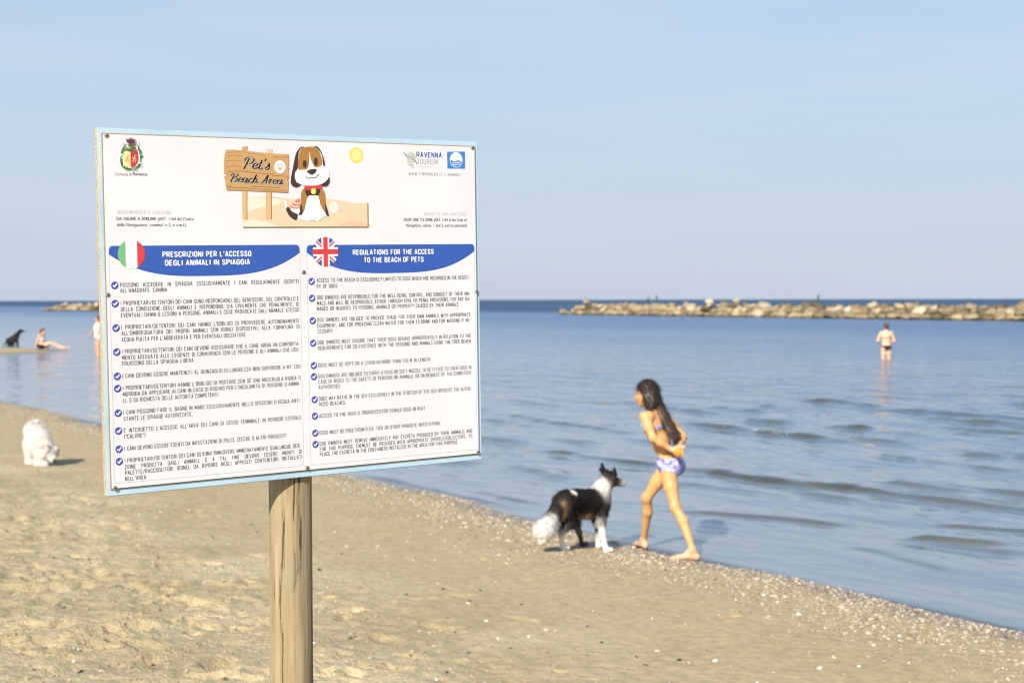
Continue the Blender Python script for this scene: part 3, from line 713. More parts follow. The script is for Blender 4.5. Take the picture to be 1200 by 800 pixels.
# a narrow sans drawn as strokes, capitals one unit tall
_O = [(.12, 0), (.28, 0), (.37, .1), (.39, .25), (.39, .75), (.37, .9), (.28, 1), (.12, 1), (.02, .9), (0, .75), (0, .25), (.02, .1), (.12, 0)]
_P = [(0, 0), (0, 1), (.26, 1), (.38, .9), (.38, .58), (.26, .47), (0, .47)]
_A = [[(0, 0), (.2, 1), (.4, 0)], [(.07, .3), (.33, .3)]]; _E = [[(.34, 1), (0, 1), (0, 0), (.34, 0)], [(0, .52), (.29, .52)]]
NARROW = {
 'A': _A, 'B': [[(0, 0), (0, 1), (.26, 1), (.36, .9), (.36, .64), (.26, .53), (0, .53)], [(.24, .53), (.39, .42), (.39, .12), (.28, 0), (0, 0)]],
 'C': [[(.39, .72), (.37, .9), (.28, 1), (.12, 1), (.02, .9), (0, .75), (0, .25), (.02, .1), (.12, 0), (.28, 0), (.37, .1), (.39, .28)]],
 'D': [[(0, 0), (0, 1), (.24, 1), (.36, .9), (.39, .75), (.39, .25), (.36, .1), (.24, 0), (0, 0)]], 'E': _E, 'F': [[(.34, 1), (0, 1), (0, 0)], [(0, .5), (.29, .5)]],
 'G': [[(.39, .76), (.36, .92), (.27, 1), (.12, 1), (.02, .9), (0, .75), (0, .25), (.02, .1), (.12, 0), (.27, 0), (.37, .1), (.39, .25), (.39, .48), (.21, .48)]],
 'H': [[(0, 0), (0, 1)], [(.39, 0), (.39, 1)], [(0, .52), (.39, .52)]], 'I': [[(.03, 0), (.03, 1)]], 'J': [[(.3, 1), (.3, .2), (.25, .05), (.15, 0), (.05, .05), (0, .2)]],
 'K': [[(0, 0), (0, 1)], [(.38, 1), (.02, .42)], [(.13, .58), (.4, 0)]], 'L': [[(0, 1), (0, 0), (.32, 0)]], 'M': [[(0, 0), (0, 1), (.25, .22), (.5, 1), (.5, 0)]],
 'N': [[(0, 0), (0, 1), (.39, 0), (.39, 1)]], 'O': [_O], 'P': [_P], 'Q': [_O, [(.22, .22), (.42, -.06)]], 'R': [_P, [(.19, .47), (.4, 0)]],
 'S': [[(.38, .76), (.35, .93), (.26, 1), (.12, 1), (.02, .92), (0, .78), (.04, .63), (.34, .40), (.39, .25), (.36, .08), (.27, 0), (.12, 0), (.03, .08), (0, .26)]],
 'T': [[(0, 1), (.42, 1)], [(.21, 1), (.21, 0)]], 'U': [[(0, 1), (0, .22), (.03, .08), (.13, 0), (.26, 0), (.36, .08), (.39, .22), (.39, 1)]], 'V': [[(0, 1), (.21, 0), (.42, 1)]],
 'W': [[(0, 1), (.16, 0), (.31, .85), (.46, 0), (.62, 1)]], 'X': [[(0, 0), (.41, 1)], [(0, 1), (.41, 0)]], 'Y': [[(0, 1), (.2, .45), (.4, 1)], [(.2, .45), (.2, 0)]], 'Z': [[(0, 1), (.37, 1), (0, 0), (.38, 0)]],
 '0': [[(x * .9, y) for x, y in _O]], '1': [[(0, .78), (.14, 1), (.14, 0)]], '5': [[(.34, 1), (.05, 1), (.02, .55), (.2, .62), (.33, .52), (.37, .32), (.33, .08), (.2, 0), (.08, .03), (0, .18)]],
 ',': [[(.05, .1), (0, -.17)]], '.': [[(.03, -.04), (.03, .11)]], "'": [[(.04, 1.03), (.01, .70)]], '-': [[(0, .42), (.2, .42)]], '/': [[(0, -.05), (.3, 1.05)]],
 '(': [[(.14, 1.08), (.04, .8), (0, .5), (.04, .2), (.14, -.08)]], ')': [[(0, 1.08), (.1, .8), (.14, .5), (.1, .2), (0, -.08)]], '"': [[(.02, 1.03), (.02, .72)], [(.14, 1.03), (.14, .72)]],
 'É': _E + [[(.1, 1.12), (.24, 1.32)]], 'È': _E + [[(.24, 1.12), (.1, 1.32)]], 'À': _A + [[(.25, 1.12), (.11, 1.32)]]}
_nc = {}
def narrow_glyph(ch, stem):
    """strips (with a depth index each) and width of one letter"""
    if (ch, stem) in _nc: return _nc[(ch, stem)]
    out = []; w = 0
    for line in NARROW[ch]:
        P = [np.array(q, float) * (1, 1 - stem) + (stem / 2, stem / 2) for q in line]
        w = max(w, max(q[0] for q in P) + stem / 2)
        runs, run = [], [P[0]]
        for i in range(1, len(P)):
            run.append(P[i])
            if i == len(P) - 1 or unit2(P[i] - P[i - 1]) @ unit2(P[i + 1] - P[i]) < .45: runs.append(np.array(run)); run = [P[i]]
        for n_, q in enumerate(runs):                        # corners are squared off by letting the strokes overlap
            if n_ > 0: q[0] = q[0] - unit2(q[1] - q[0]) * stem * .45
            if n_ < len(runs) - 1: q[-1] = q[-1] + unit2(q[-1] - q[-2]) * stem * .45
            out.append(q)
    _nc[(ch, stem)] = (out, w); return out, w
def unit2(v): return v / (np.linalg.norm(v) + 1e-12)
def narrow_width(word, stem, gap): return sum((narrow_glyph(c, stem)[1] + gap) if c != ' ' else .28 + gap for c in word) - gap
def narrow_put(pr, word, x0, y0, h, sx, ink, stem=.15, gap=.12):
    """letters of height h starting at x0; sx squeezes them sideways"""
    x = 0.0; z0 = pr.z
    for ch in word:
        if ch == ' ': x += .28 + gap; continue
        strips, w = narrow_glyph(ch, stem)
        for k, q in enumerate(strips):
            t = np.gradient(q, axis=0); t /= np.linalg.norm(t, axis=1)[:, None] + 1e-9; nn = np.stack([-t[:, 1], t[:, 0]], 1) * stem / 2
            vv = np.concatenate([q + nn, q - nn]); m = len(q)
            vv = np.stack([(vv[:, 0] + x) * h * sx + x0, vv[:, 1] * h + y0], 1)
            pr.z = z0 + .00002 * k
            pr.raw(vv, [(i, m + i, m + i + 1, i + 1) for i in range(m - 1)], ink)
        x += w + gap
    pr.z = z0
    return (x - gap) * h * sx

def rules_text(lines, h):
    pr = Print(); pr.lay = 2; ST, GP = .130, .125
    rows = []
    for z, x0, y0, x1, y1, body in lines:
        p = z([(x0, y0), (x1, y1)])
        rows.append((p[0][0], p[1][0] - p[0][0], (p[0][1] + p[1][1]) / 2, body, (p[1][0] - p[0][0]) / (narrow_width(body, ST, GP) * h)))
    base = float(np.percentile([r[4] for r in rows if len(r[3]) > 60], 35))
    s0 = float(np.median([r[0] for r in rows]))
    full = float(np.median([r[1] for r in rows if len(r[3]) > 65]))
    for (_, w, t, body, fit) in rows:
        if len(body) > 65 and abs(w - full) < 0.04 * full: w = full
        words = body.split(' '); sx = min(fit, base)
        ww = [narrow_width(q, ST, GP) * h * sx for q in words]
        gap = (w - sum(ww)) / max(1, len(words) - 1); x = s0
        for q, wq in zip(words, ww):
            narrow_put(pr, q, x, t, h, sx, 'dark', ST, GP); x += wq + gap
    return pr
def narrow_row(pr, z, x0, y0, x1, y1, body, h, ink, stem=.2, gap=.12):
    p = z([(x0, y0), (x1, y1)]); n = narrow_width(body, stem, gap) * h
    narrow_put(pr, body, p[0][0], (p[0][1] + p[1][1]) / 2, h, (p[1][0] - p[0][0]) / n, ink, stem, gap)

# ------------------------------------------------------------------ sign board: the object
def wood_post_material():
    mt, nt, ns, ls, b = new_mat('post_wood')
    tc = ns.new('ShaderNodeTexCoord')
    mp = ns.new('ShaderNodeMapping'); mp.inputs['Scale'].default_value = (1, 1, 0.045)
    ls.new(tc.outputs['Object'], mp.inputs['Vector'])
    n1 = node(ns, 'ShaderNodeTexNoise', Scale=48.0, Detail=5.0, Roughness=0.6, Distortion=0.8)
    n2 = node(ns, 'ShaderNodeTexNoise', Scale=120.0, Detail=3.0)
    n3 = node(ns, 'ShaderNodeTexNoise', Scale=9.0, Detail=4.0)
    ls.new(mp.outputs[0], n1.inputs['Vector']); ls.new(mp.outputs[0], n2.inputs['Vector']); ls.new(tc.outputs['Object'], n3.inputs['Vector'])
    gm = ns.new('ShaderNodeMix'); gm.inputs['Factor'].default_value = 0.42
    ls.new(n1.outputs['Fac'], gm.inputs['A']); ls.new(n2.outputs['Fac'], gm.inputs['B'])
    r = ns.new('ShaderNodeValToRGB'); ls.new(gm.outputs['Result'], r.inputs['Fac'])
    e = r.color_ramp.elements
    e[0].position, e[0].color = 0.41, (0.085, 0.065, 0.035, 1)
    e[1].position, e[1].color = 0.60, (0.36, 0.29, 0.175, 1)
    q = e.new(0.42); q.color = (0.26, 0.195, 0.105, 1)
    q = e.new(0.78); q.color = (0.44, 0.365, 0.235, 1)
    mx = ns.new('ShaderNodeMix'); mx.data_type = 'RGBA'; mx.inputs['B'].default_value = (0.29, 0.255, 0.17, 1)
    mr = ns.new('ShaderNodeMapRange'); mr.inputs['From Min'].default_value, mr.inputs['From Max'].default_value = .5, .75
    mr.inputs['To Max'].default_value = 0.75
    ls.new(n3.outputs['Fac'], mr.inputs['Value']); ls.new(mr.outputs[0], mx.inputs['Factor']); ls.new(r.outputs['Color'], mx.inputs['A'])
    ls.new(mx.outputs['Result'], b.inputs['Base Color'])
    b.inputs['Roughness'].default_value = 0.75
    b.inputs['Specular IOR Level'].default_value = 0.25
    ad = ns.new('ShaderNodeMath'); ad.operation = 'ADD'
    ls.new(n1.outputs['Fac'], ad.inputs[0]); ls.new(n2.outputs['Fac'], ad.inputs[1])
    bp = node(ns, 'ShaderNodeBump', Strength=0.5, Distance=0.004)
    ls.new(ad.outputs[0], bp.inputs['Height']); ls.new(bp.outputs['Normal'], b.inputs['Normal'])
    return mt
def ply_material():
    mt, nt, ns, ls, b = new_mat('plywood_edge')
    tc = ns.new('ShaderNodeTexCoord')
    n1 = node(ns, 'ShaderNodeTexNoise', Scale=260.0, Detail=3.0, Roughness=0.7)
    ls.new(tc.outputs['Object'], n1.inputs['Vector'])
    r = ns.new('ShaderNodeValToRGB'); ls.new(n1.outputs['Fac'], r.inputs['Fac'])
    e = r.color_ramp.elements
    e[0].position, e[0].color = 0.36, (0.16, 0.10, 0.04, 1)
    e[1].position, e[1].color = 0.52, (0.52, 0.42, 0.24, 1)
    ls.new(r.outputs['Color'], b.inputs['Base Color']); b.inputs['Roughness'].default_value = 0.85
    bp = node(ns, 'ShaderNodeBump', Strength=0.8, Distance=0.002); ls.new(n1.outputs['Fac'], bp.inputs['Height']); ls.new(bp.outputs['Normal'], b.inputs['Normal'])
    return mt
def board_material():
    mt, nt, ns, ls, b = new_mat('pale_blue_paint')
    tc = ns.new('ShaderNodeTexCoord')
    n1 = node(ns, 'ShaderNodeTexNoise', Scale=26.0, Detail=6.0, Roughness=0.7)
    n2 = node(ns, 'ShaderNodeTexNoise', Scale=5.0, Detail=3.0)
    ls.new(tc.outputs['Object'], n1.inputs['Vector']); ls.new(tc.outputs['Object'], n2.inputs['Vector'])
    r = ns.new('ShaderNodeValToRGB'); ls.new(n2.outputs['Fac'], r.inputs['Fac'])
    e = r.color_ramp.elements
    e[0].position, e[0].color = 0.3, (0.36, 0.53, 0.65, 1)
    e[1].position, e[1].color = 0.7, (0.48, 0.63, 0.71, 1)
    ch = ns.new('ShaderNodeValToRGB'); ls.new(n1.outputs['Fac'], ch.inputs['Fac'])
    ch.color_ramp.elements[0].position, ch.color_ramp.elements[1].position = 0.70, 0.74
    mx = ns.new('ShaderNodeMix'); mx.data_type = 'RGBA'; mx.inputs['B'].default_value = (0.30, 0.24, 0.15, 1)
    ls.new(ch.outputs['Color'], mx.inputs['Factor']); ls.new(r.outputs['Color'], mx.inputs['A'])
    ls.new(mx.outputs['Result'], b.inputs['Base Color']); b.inputs['Roughness'].default_value = 0.5
    return mt
def panel_material():
    mt, nt, ns, ls, b = new_mat('white_panel')
    tc = ns.new('ShaderNodeTexCoord')
    n1 = node(ns, 'ShaderNodeTexNoise', Scale=3.0, Detail=5.0, Roughness=0.6)
    ls.new(tc.outputs['Object'], n1.inputs['Vector'])
    r = ns.new('ShaderNodeValToRGB'); ls.new(n1.outputs['Fac'], r.inputs['Fac'])
    e = r.color_ramp.elements
    e[0].position, e[0].color = 0.3, (0.635, 0.635, 0.64, 1)
    e[1].position, e[1].color = 0.6, (0.69, 0.69, 0.695, 1)
    ls.new(r.outputs['Color'], b.inputs['Base Color']); b.inputs['Roughness'].default_value = 0.42
    n2 = node(ns, 'ShaderNodeTexNoise', Scale=6.0, Detail=2.0); ls.new(tc.outputs['Object'], n2.inputs['Vector'])
    bp = node(ns, 'ShaderNodeBump', Strength=0.08, Distance=0.004); ls.new(n2.outputs['Fac'], bp.inputs['Height']); ls.new(bp.outputs['Normal'], b.inputs['Normal'])
    return mt
def slab(w, h, z0, z1, bev=0.0015, jag=0.0):
    bm = bmesh.new()
    bmesh.ops.create_cube(bm, size=1.0)
    for v in bm.verts: v.co = (v.co.x * w, v.co.y * h, z0 + (v.co.z + .5) * (z1 - z0))
    bmesh.ops.bevel(bm, geom=list(bm.edges), offset=bev, segments=2, affect='EDGES')
    me = bpy.data.meshes.new('slab'); bm.to_mesh(me); bm.free()
    return me
def link(name, me, mats, parent):
    for mt in mats: me.materials.append(mt)
    o = bpy.data.objects.new(name, me); COL.objects.link(o); o.parent = parent
    return o

sign = empty('information_sign', S_C)
sm = Matrix.Identity(4)
for i in range(3): sm[i][0], sm[i][1], sm[i][2], sm[i][3] = S_A[i], S_B[i], S_N[i], S_C[i]
sign.matrix_world = sm
tag(sign, 'white beach rules board with pale blue border on a round wooden post', 'information sign')
bd = link('board', slab(S_W, S_H, -0.016, 0.0), [board_material(), ply_material()], sign)
for p in bd.data.polygons:
    if abs(p.normal.z) < 0.5: p.material_index = 1
# white panel, its corners measured on the face
pc = np.array([on_sign(121.5, 158.5), on_sign(554.5, 171.5), on_sign(560.5, 530.5), on_sign(129.0, 572.5)])
px0, px1 = (pc[0][0] + pc[3][0]) / 2, (pc[1][0] + pc[2][0]) / 2
py0, py1 = (pc[2][1] + pc[3][1]) / 2, (pc[0][1] + pc[1][1]) / 2
pw, ph, pcx, pcy = px1 - px0, py1 - py0, (px0 + px1) / 2, (py0 + py1) / 2
M_EDGE = plain('aged_panel_edge', (0.34, 0.21, 0.13), 0.7, 0.3, 60)
bk = slab(pw + 0.0052, ph + 0.0052, 0.0004, 0.0024, 0.0003)
pn = slab(pw, ph, 0.0024, 0.0046, 0.0004)
for me in (bk, pn):
    for v in me.vertices: v.co.x += pcx; v.co.y += pcy
panel = link('panel', pn, [panel_material()], sign)
link('backing', bk, [M_EDGE], panel)

# post: round timber behind the board, top hidden by it
best = None
for s in np.linspace(-0.1, 0.35, 901):
    q = S_C + S_A * s - S_N * (0.016 + 0.0515)
    d = q - CAM
    u = CX + F_PX * (d @ RT) / (d @ FW)
    if best is None or abs(u - 339.0) < best[0]: best = (abs(u - 339.0), q)
post_xy = best[1]
pg = ground(post_xy[0], post_xy[1])
bmv, bmf = [], []
zs = np.concatenate([np.linspace(pg - 0.45, 2.28, 60), [2.29]])
for k, z in enumerate(zs):
    for j in range(40):
        a = 2 * math.pi * j / 40
        rr = 0.0508 * (1 + 0.018 * math.sin(3 * a + z * 1.3) + 0.012 * math.sin(7 * a + z * 2.1)) * (0.9 if k == len(zs) - 1 else 1)
        bmv.append((post_xy[0] + rr * math.cos(a), post_xy[1] + rr * math.sin(a), z))
for k in range(len(zs) - 1):
    for j in range(40):
        bmf.append((k * 40 + j, k * 40 + (j + 1) % 40, (k + 1) * 40 + (j + 1) % 40, (k + 1) * 40 + j))
bmf.append(tuple(range((len(zs) - 1) * 40, len(zs) * 40)))
inv = np.array(sm.inverted())
bl = (np.c_[np.array(bmv), np.ones(len(bmv))] @ inv.T)[:, :3]
post = mesh_obj('post', bl, bmf, wood_post_material(), sign)
# let the grain run along the post in world space
post.matrix_parent_inverse = sm.inverted()
wv = np.array(bmv) - np.array([post_xy[0], post_xy[1], 0])
post.data.vertices.foreach_set('co', wv.astype(np.float32).ravel()); post.location = (post_xy[0], post_xy[1], 0); post.data.update()

# screws
M_STEEL = plain('weathered_steel', (0.26, 0.23, 0.18), 0.45, 0.35, 300)
M_SLOT = plain('screw_slot', (0.03, 0.025, 0.02), 0.8)
for (u, v) in ((123.8, 159.0), (552.3, 173.3), (125.4, 345.4), (354.6, 318.8), (557.2, 341.5), (133.6, 571.3), (358.9, 547.6), (558.8, 529.3)):
    c = on_sign(u, v); V, Fc, mi = [], [], []
    n = 20
    rings = [(0.0052, 0.0044), (0.0050, 0.0058), (0.0036, 0.0066), (0.0013, 0.0064)]
    for (r, z) in rings:
        V += [(c[0] + r * math.cos(2 * math.pi * j / n), c[1] + r * math.sin(2 * math.pi * j / n), z) for j in range(n)]
    for k in range(3):
        Fc += [(k * n + j, k * n + (j + 1) % n, (k + 1) * n + (j + 1) % n, (k + 1) * n + j) for j in range(n)]
    Fc.append(tuple(range(3 * n, 4 * n))); mi = [0] * len(Fc)
    th = random.uniform(0, 3)
    for a in (th, th + math.pi / 2):
        i = len(V); dx, dy = math.cos(a), math.sin(a)
        for sx, sy in ((-1, -1), (1, -1), (1, 1), (-1, 1)):
            V.append((c[0] + dx * sx * .0026 - dy * sy * .0006, c[1] + dy * sx * .0026 + dx * sy * .0006, 0.0069 + 0.0001 * (a > th)))
        Fc.append((i, i + 1, i + 2, i + 3)); mi.append(1)
    mesh_obj('screw', V, Fc, [M_STEEL, M_SLOT], sign, mat_idx=mi)

# --- printed matter on the panel
t_ = rules_text(LEFT_LINES, 0.0096); tag(t_.build('rules_text', panel), 'column of rules in Italian')
t_ = rules_text(RIGHT_LINES, 0.0096); tag(t_.build('rules_text', panel), 'column of rules in English')
CHECKS = [(Z_C, q) for q in ((111, 303), (113, 403), (118, 538), (122, 670))] + [(Z_D, q) for q in ((125, 98), (127, 165), (130, 300), (132, 398), (135, 498), (136, 566))] + \
         [(Z_E, q) for q in ((75, 319), (78, 424), (82, 564), (85, 704))] + [(Z_F, q) for q in ((89, 97), (90, 166), (94, 309), (96, 412), (98, 518), (100, 588))]
for i, (z, q) in enumerate(CHECKS):
    c = z([q])[0]; pr = Print(); r = 0.0086
    pr.ell(c, r, r, 'violet')
    pr.stroke([(c[0] - .5 * r, c[1] + .02 * r), (c[0] - .12 * r, c[1] - .36 * r), (c[0] + .55 * r, c[1] + .45 * r)], 0.0032, 'white', smooth=False)
    pr.build('check_mark', panel)

def arc_banner(z, pts):
    return catmull(z(pts), True, 5)
def column(z1, top, z2, bottom, name):
    pr = Print()
    a, b = z1(top), z2(bottom)
    s0, s1 = (a[0][0] + b[0][0]) / 2, (a[1][0] + b[1][0]) / 2
    t1, t0 = (a[0][1] + a[1][1]) / 2, (b[0][1] + b[1][1]) / 2
    w = 0.0011; r = 0.008
    pts = [(s0, t1), (s0, t0 + r), (s0 + r * .3, t0 + r * .3), (s0 + r, t0), (s1 - r, t0), (s1 - r * .3, t0 + r * .3), (s1, t0 + r), (s1, t1)]
    pr.stroke(pts, w, 'frame', smooth=False)
    return pr, s0, s1
def banner(pr, s0, s1, t_top, t_mid, t_bot):
    r = 0.008
    pts = [(s0, t_mid), (s0, t_top - r), (s0 + r * .3, t_top - r * .3), (s0 + r, t_top), (s1 - r, t_top), (s1 - r * .3, t_top - r * .3), (s1, t_top - r), (s1, t_mid)]
    for k in range(1, 32):
        t = k / 32; pts.append((s1 + (s0 - s1) * t, t_bot + (t_mid - t_bot) * abs(2 * t - 1) ** 3.1))
    pr.poly(pts, 'blue')
def text_row(pr, z, x0, y0, x1, y1, body, h, **kw):
    p = z([(x0, y0), (x1, y1)])
    put(pr, body, p[0][0], (p[0][1] + p[1][1]) / 2, h, width=p[1][0] - p[0][0], **kw)

pr, s0, s1 = column(Z_C, [(79, 120), (1130, 110)], Z_D, [(110, 690), (1151, 588)], 'left')
pr.build('column_frame', panel)
pr = Print(); pr.lay = 1
tb = Z_C([(600, 82), (600, 128), (600, 251)]); banner(pr, s0, s1, tb[0][1], tb[1][1], tb[2][1])
pr.lay = 4
narrow_row(pr, Z_C, 373, 148, 863, 143, "PRESCRIZIONI PER L'ACCESSO", 0.0128, 'white', .175, .09)
narrow_row(pr, Z_C, 387, 194, 856, 189, 'DEGLI ANIMALI IN SPIAGGIA', 0.0128, 'white', .175, .09)
tag(pr.build('heading_banner', panel), 'blue heading PRESCRIZIONI PER L\'ACCESSO DEGLI ANIMALI IN SPIAGGIA')
pr, s0, s1 = column(Z_E, [(42, 130), (1089, 125)], Z_F, [(72, 716), (1112, 621)], 'right')
pr.build('column_frame', panel)
pr = Print(); pr.lay = 1
tb = Z_E([(590, 88), (590, 134), (590, 266)]); banner(pr, s0, s1, tb[0][1], tb[1][1], tb[2][1])
pr.lay = 4
narrow_row(pr, Z_E, 332, 153, 838, 149, 'REGULATIONS FOR THE ACCESS', 0.0128, 'white', .175, .09)
narrow_row(pr, Z_E, 400, 201, 775, 197, 'TO THE BEACH OF PETS', 0.0128, 'white', .175, .09)
tag(pr.build('heading_banner', panel), 'blue heading REGULATIONS FOR THE ACCESS TO THE BEACH OF PETS')

# round flags
def clip_halfplane(poly, n, c):
    out = []
    for i in range(len(poly)):
        a, b = poly[i - 1], poly[i]; da, db = a @ n - c, b @ n - c
        if (da <= 0) != (db <= 0): out.append(a + (b - a) * da / (da - db))
        if db <= 0: out.append(b)
    return np.array(out)
def disc(c, r, n=56): 
    t = np.linspace(0, 2 * math.pi, n, endpoint=False); return np.stack([c[0] + r * np.cos(t), c[1] + r * np.sin(t)], 1)
c = Z_C([(202, 131)])[0]; R = abs(Z_C([(202, 52)])[0][1] - Z_C([(202, 211)])[0][1]) / 2
pr = Print(); pr.lay = 6; D = disc(c, R)
pr.poly(D, 'white'); e = np.array([1.0, 0])
pr.poly(clip_halfplane(D, e, c[0] - R * .42), 'green'); pr.poly(clip_halfplane(D, -e, -(c[0] + R * .42)), 'red', up=False)
pr.build('italian_flag', panel)
c = Z_E([(161, 133)])[0]; R = abs(Z_E([(161, 42)])[0][1] - Z_E([(161, 225)])[0][1]) / 2
pr = Print(); pr.lay = 6; D = disc(c, R); pr.poly(D, 'navy')
def band(ang, half, ink, off=0.0, only=None):
    n = np.array([-math.sin(ang), math.cos(ang)]); q = D
    q = clip_halfplane(q, n, c @ n + off + half); q = clip_halfplane(q, -n, -(c @ n + off - half))
    if only is not None:
        d = np.array([math.cos(ang), math.sin(ang)]) * only; q = clip_halfplane(q, -d, -(c @ d))
    pr.poly(q, ink)
for a in (0.72, -0.72): band(a, R * .17, 'white')
for a in (0.72, -0.72):
    for o in (1, -1): band(a, R * .055, 'red', off=R * .06 * o * (1 if a > 0 else -1), only=o)
band(0, R * .30, 'white'); band(math.pi / 2, R * .30, 'white'); band(0, R * .175, 'red'); band(math.pi / 2, R * .175, 'red')
pr.build('british_flag', panel)

# small print above the columns
pr = Print()
narrow_row(pr, Z_A, 180, 558, 495, 555, 'INADEMPIENZE E SANZIONI', 0.0085, 'light', .14)
text_row(pr, Z_A, 178, 593, 630, 591, 'DA 100,00€ A 3098,00€ (ART. 1164 del Codice', 0.0070, ink='dark', bold=0.0, heavy=0.00022)
text_row(pr, Z_A, 180, 627, 585, 626, 'della Navigazione, comma1 e 2, e s.m.i.)', 0.0070, ink='dark', bold=0.0, heavy=0.00022)
tag(pr.build('small_print', panel), 'Italian note on penalties above the left column')
pr = Print()
narrow_row(pr, Z_B, 830, 566, 1076, 563, 'DEFAULTS AND SANCTIONS', 0.0085, 'light', .14)
text_row(pr, Z_B, 710, 598, 1078, 596, 'FROM 100€ TO 3098€ (ART. 1164 of the Code of', 0.0075, ink='dark', bold=0.0, heavy=0.00022)
text_row(pr, Z_B, 725, 630, 1078, 629, 'Navigation, subsec. 1 and 2, and as amended)', 0.0075, ink='dark', bold=0.0, heavy=0.00022)
tag(pr.build('small_print', panel), 'English note on penalties above the right column')

# town crest: crowned oval shield, halved yellow and red, in a green wreath
pr = Print()
def ZA(x, y): return Z_A([(x, y)])[0]
pr.smooth(Z_A([(203, 200), (200, 250), (215, 285), (262, 298), (308, 280), (326, 240), (318, 180), (300, 155), (262, 148), (220, 160)]), 'leaf')
pr.smooth(Z_A([(213, 205), (211, 245), (224, 275), (262, 288), (300, 270), (314, 235), (308, 185), (294, 166), (262, 160), (228, 168)]), 'white')
pr.smooth(Z_A([(219, 205), (218, 243), (230, 268), (262, 280), (263, 166), (232, 174)]), 'lemon')
pr.smooth(Z_A([(263, 166), (263, 280), (296, 265), (307, 232), (302, 190), (290, 172)]), 'crimson')
pr.smooth(Z_A([(232, 180), (262, 172), (288, 182), (262, 192)]), 'leaf')
for (x0, y0, s) in ((242, 225, 1), (282, 225, 1)):
    ink = 'coral' if x0 < 262 else 'lemon'
    pr.stroke(Z_A([(x0 - 10, y0 + 28), (x0 - 4, y0 + 8), (x0 + 2, y0 - 8), (x0 + 8, y0 - 14)]), 0.0017, ink); pr.stroke(Z_A([(x0 + 2, y0 + 2), (x0 + 9, y0 + 12), (x0 + 6, y0 + 28)]), 0.0015, ink)
    pr.stroke(Z_A([(x0 - 4, y0 + 6), (x0 - 14, y0 - 2)]), 0.0012, ink, smooth=False)
pr.poly(Z_A([(262, 172), (264, 172), (264, 232), (262, 232)]), 'leaf')
for k in range(26):                                                   # wreath leaves
    a = 2 * math.pi * k / 26; cc = ZA(263 + 60 * math.cos(a), 224 + 68 * math.sin(a))
    pr.ell(cc, 0.0046, 0.0018, ['leaf', 'green', 'white', 'leaf'][k % 4], 10, -a + 0.9 + (k % 2) * .8)
for sx in (-1, 1):
    for (x, y, q) in ((56, 270, 1), (48, 145, 1), (35, 292, 1)):
        pr.stroke(Z_A([(263 + sx * (x - 20), y), (263 + sx * (x - 6), y + 9), (263 + sx * x, y), (263 + sx * (x - 6), y - 7)]), 0.0011, 'leaf')
pr.stroke(Z_A([(252, 284), (262, 298), (272, 284)]), 0.0014, 'leaf')
pr.smooth(Z_A([(238, 138), (232, 112), (244, 122), (246, 108), (254, 120), (258, 104), (265, 120), (272, 108), (274, 122), (286, 116), (280, 140), (258, 144)]), 'maroon', n=3)
pr.build('crest', panel)
pr = Print()
text_row(pr, Z_A, 168, 331, 267, 330.5, 'Comune di', 0.0070, ink='dark', bold=0.0)
text_row(pr, Z_A, 275, 330.5, 357, 330, 'Ravenna', 0.0070, ink='black', bold=0.02)
pr.build('crest_caption', panel)

# tourism logo: dotted wheel, lettering, blue square with the wave disc
pr = Print()
for k in range(11):
    for j in range(7):
        x, y = 190 + j * 17 + (k % 2) * 6, 165 + k * 19
        dx, dy = (x - 242) / 62, (y - 260) / 105
        if dx * dx + dy * dy < 1.05 and not (0.0 < dx * .6 - dy + 0.12 < 0.22) and not (j > 4 and k > 7): pr.ell(Z_I([(x, y)])[0], 0.0011, 0.0011, 'olive', 8)
for q in ((142, 178, .0021), (176, 206, .0024), (302, 292, .0024), (268, 268, .0016)): pr.ell(Z_I([q[:2]])[0], q[2], q[2], 'grey', 10)
pr.stroke(Z_I([(142, 178), (176, 206), (240, 245), (302, 292)]), 0.0010, 'grey')
pr.build('dotted_emblem', panel)
pr = Print()
narrow_row(pr, Z_I, 322, 236, 680, 246, 'RAVENNA', 0.0137, 'navy', .16)
narrow_row(pr, Z_I, 330, 333, 622, 340, 'TOURISM', 0.0137, 'grey', .10)
pr.stroke(Z_I([(335, 362), (690, 378)]), 0.0007, 'light', smooth=False)
narrow_row(pr, Z_B, 738, 330, 1038, 332, 'WWW.TURISMO.RA.IT / ANIMALI', 0.0075, 'grey', .14)
pr.build('logo_lettering', panel)
pr = Print()
pr.poly(Z_I([(752, 157), (1003, 155), (1006, 395), (757, 395)]), 'sky')
q = Z_I([(880, 272)])[0]; rx, ry = abs(Z_I([(792, 272)])[0][0] - Z_I([(970, 272)])[0][0]) / 2, abs(Z_I([(880, 165)])[0][1] - Z_I([(880, 380)])[0][1]) / 2
pr.ell(q, rx, ry, 'white', 40)
D = np.stack([q[0] + rx * .93 * np.cos(np.linspace(math.pi * 1.0 + .2, 2 * math.pi - .2, 26)), q[1] + ry * .93 * np.sin(np.linspace(math.pi + .2, 2 * math.pi - .2, 26))], 1)
top = [(q[0] + rx * .9 * x, q[1] + ry * (-0.13 + 0.09 * math.sin(x * 5.0))) for x in np.linspace(.95, -.95, 16)]
pr.poly(np.array(list(D) + top), 'sky')
for yy in (-.38, -.62):
    pr.stroke([(q[0] + rx * x, q[1] + ry * (yy + 0.07 * math.sin(x * 5.5))) for x in np.linspace(-.75 - yy * .25, .75 + yy * .25, 9)], 0.0016, 'white')
pr.build('blue_wave_emblem', panel)

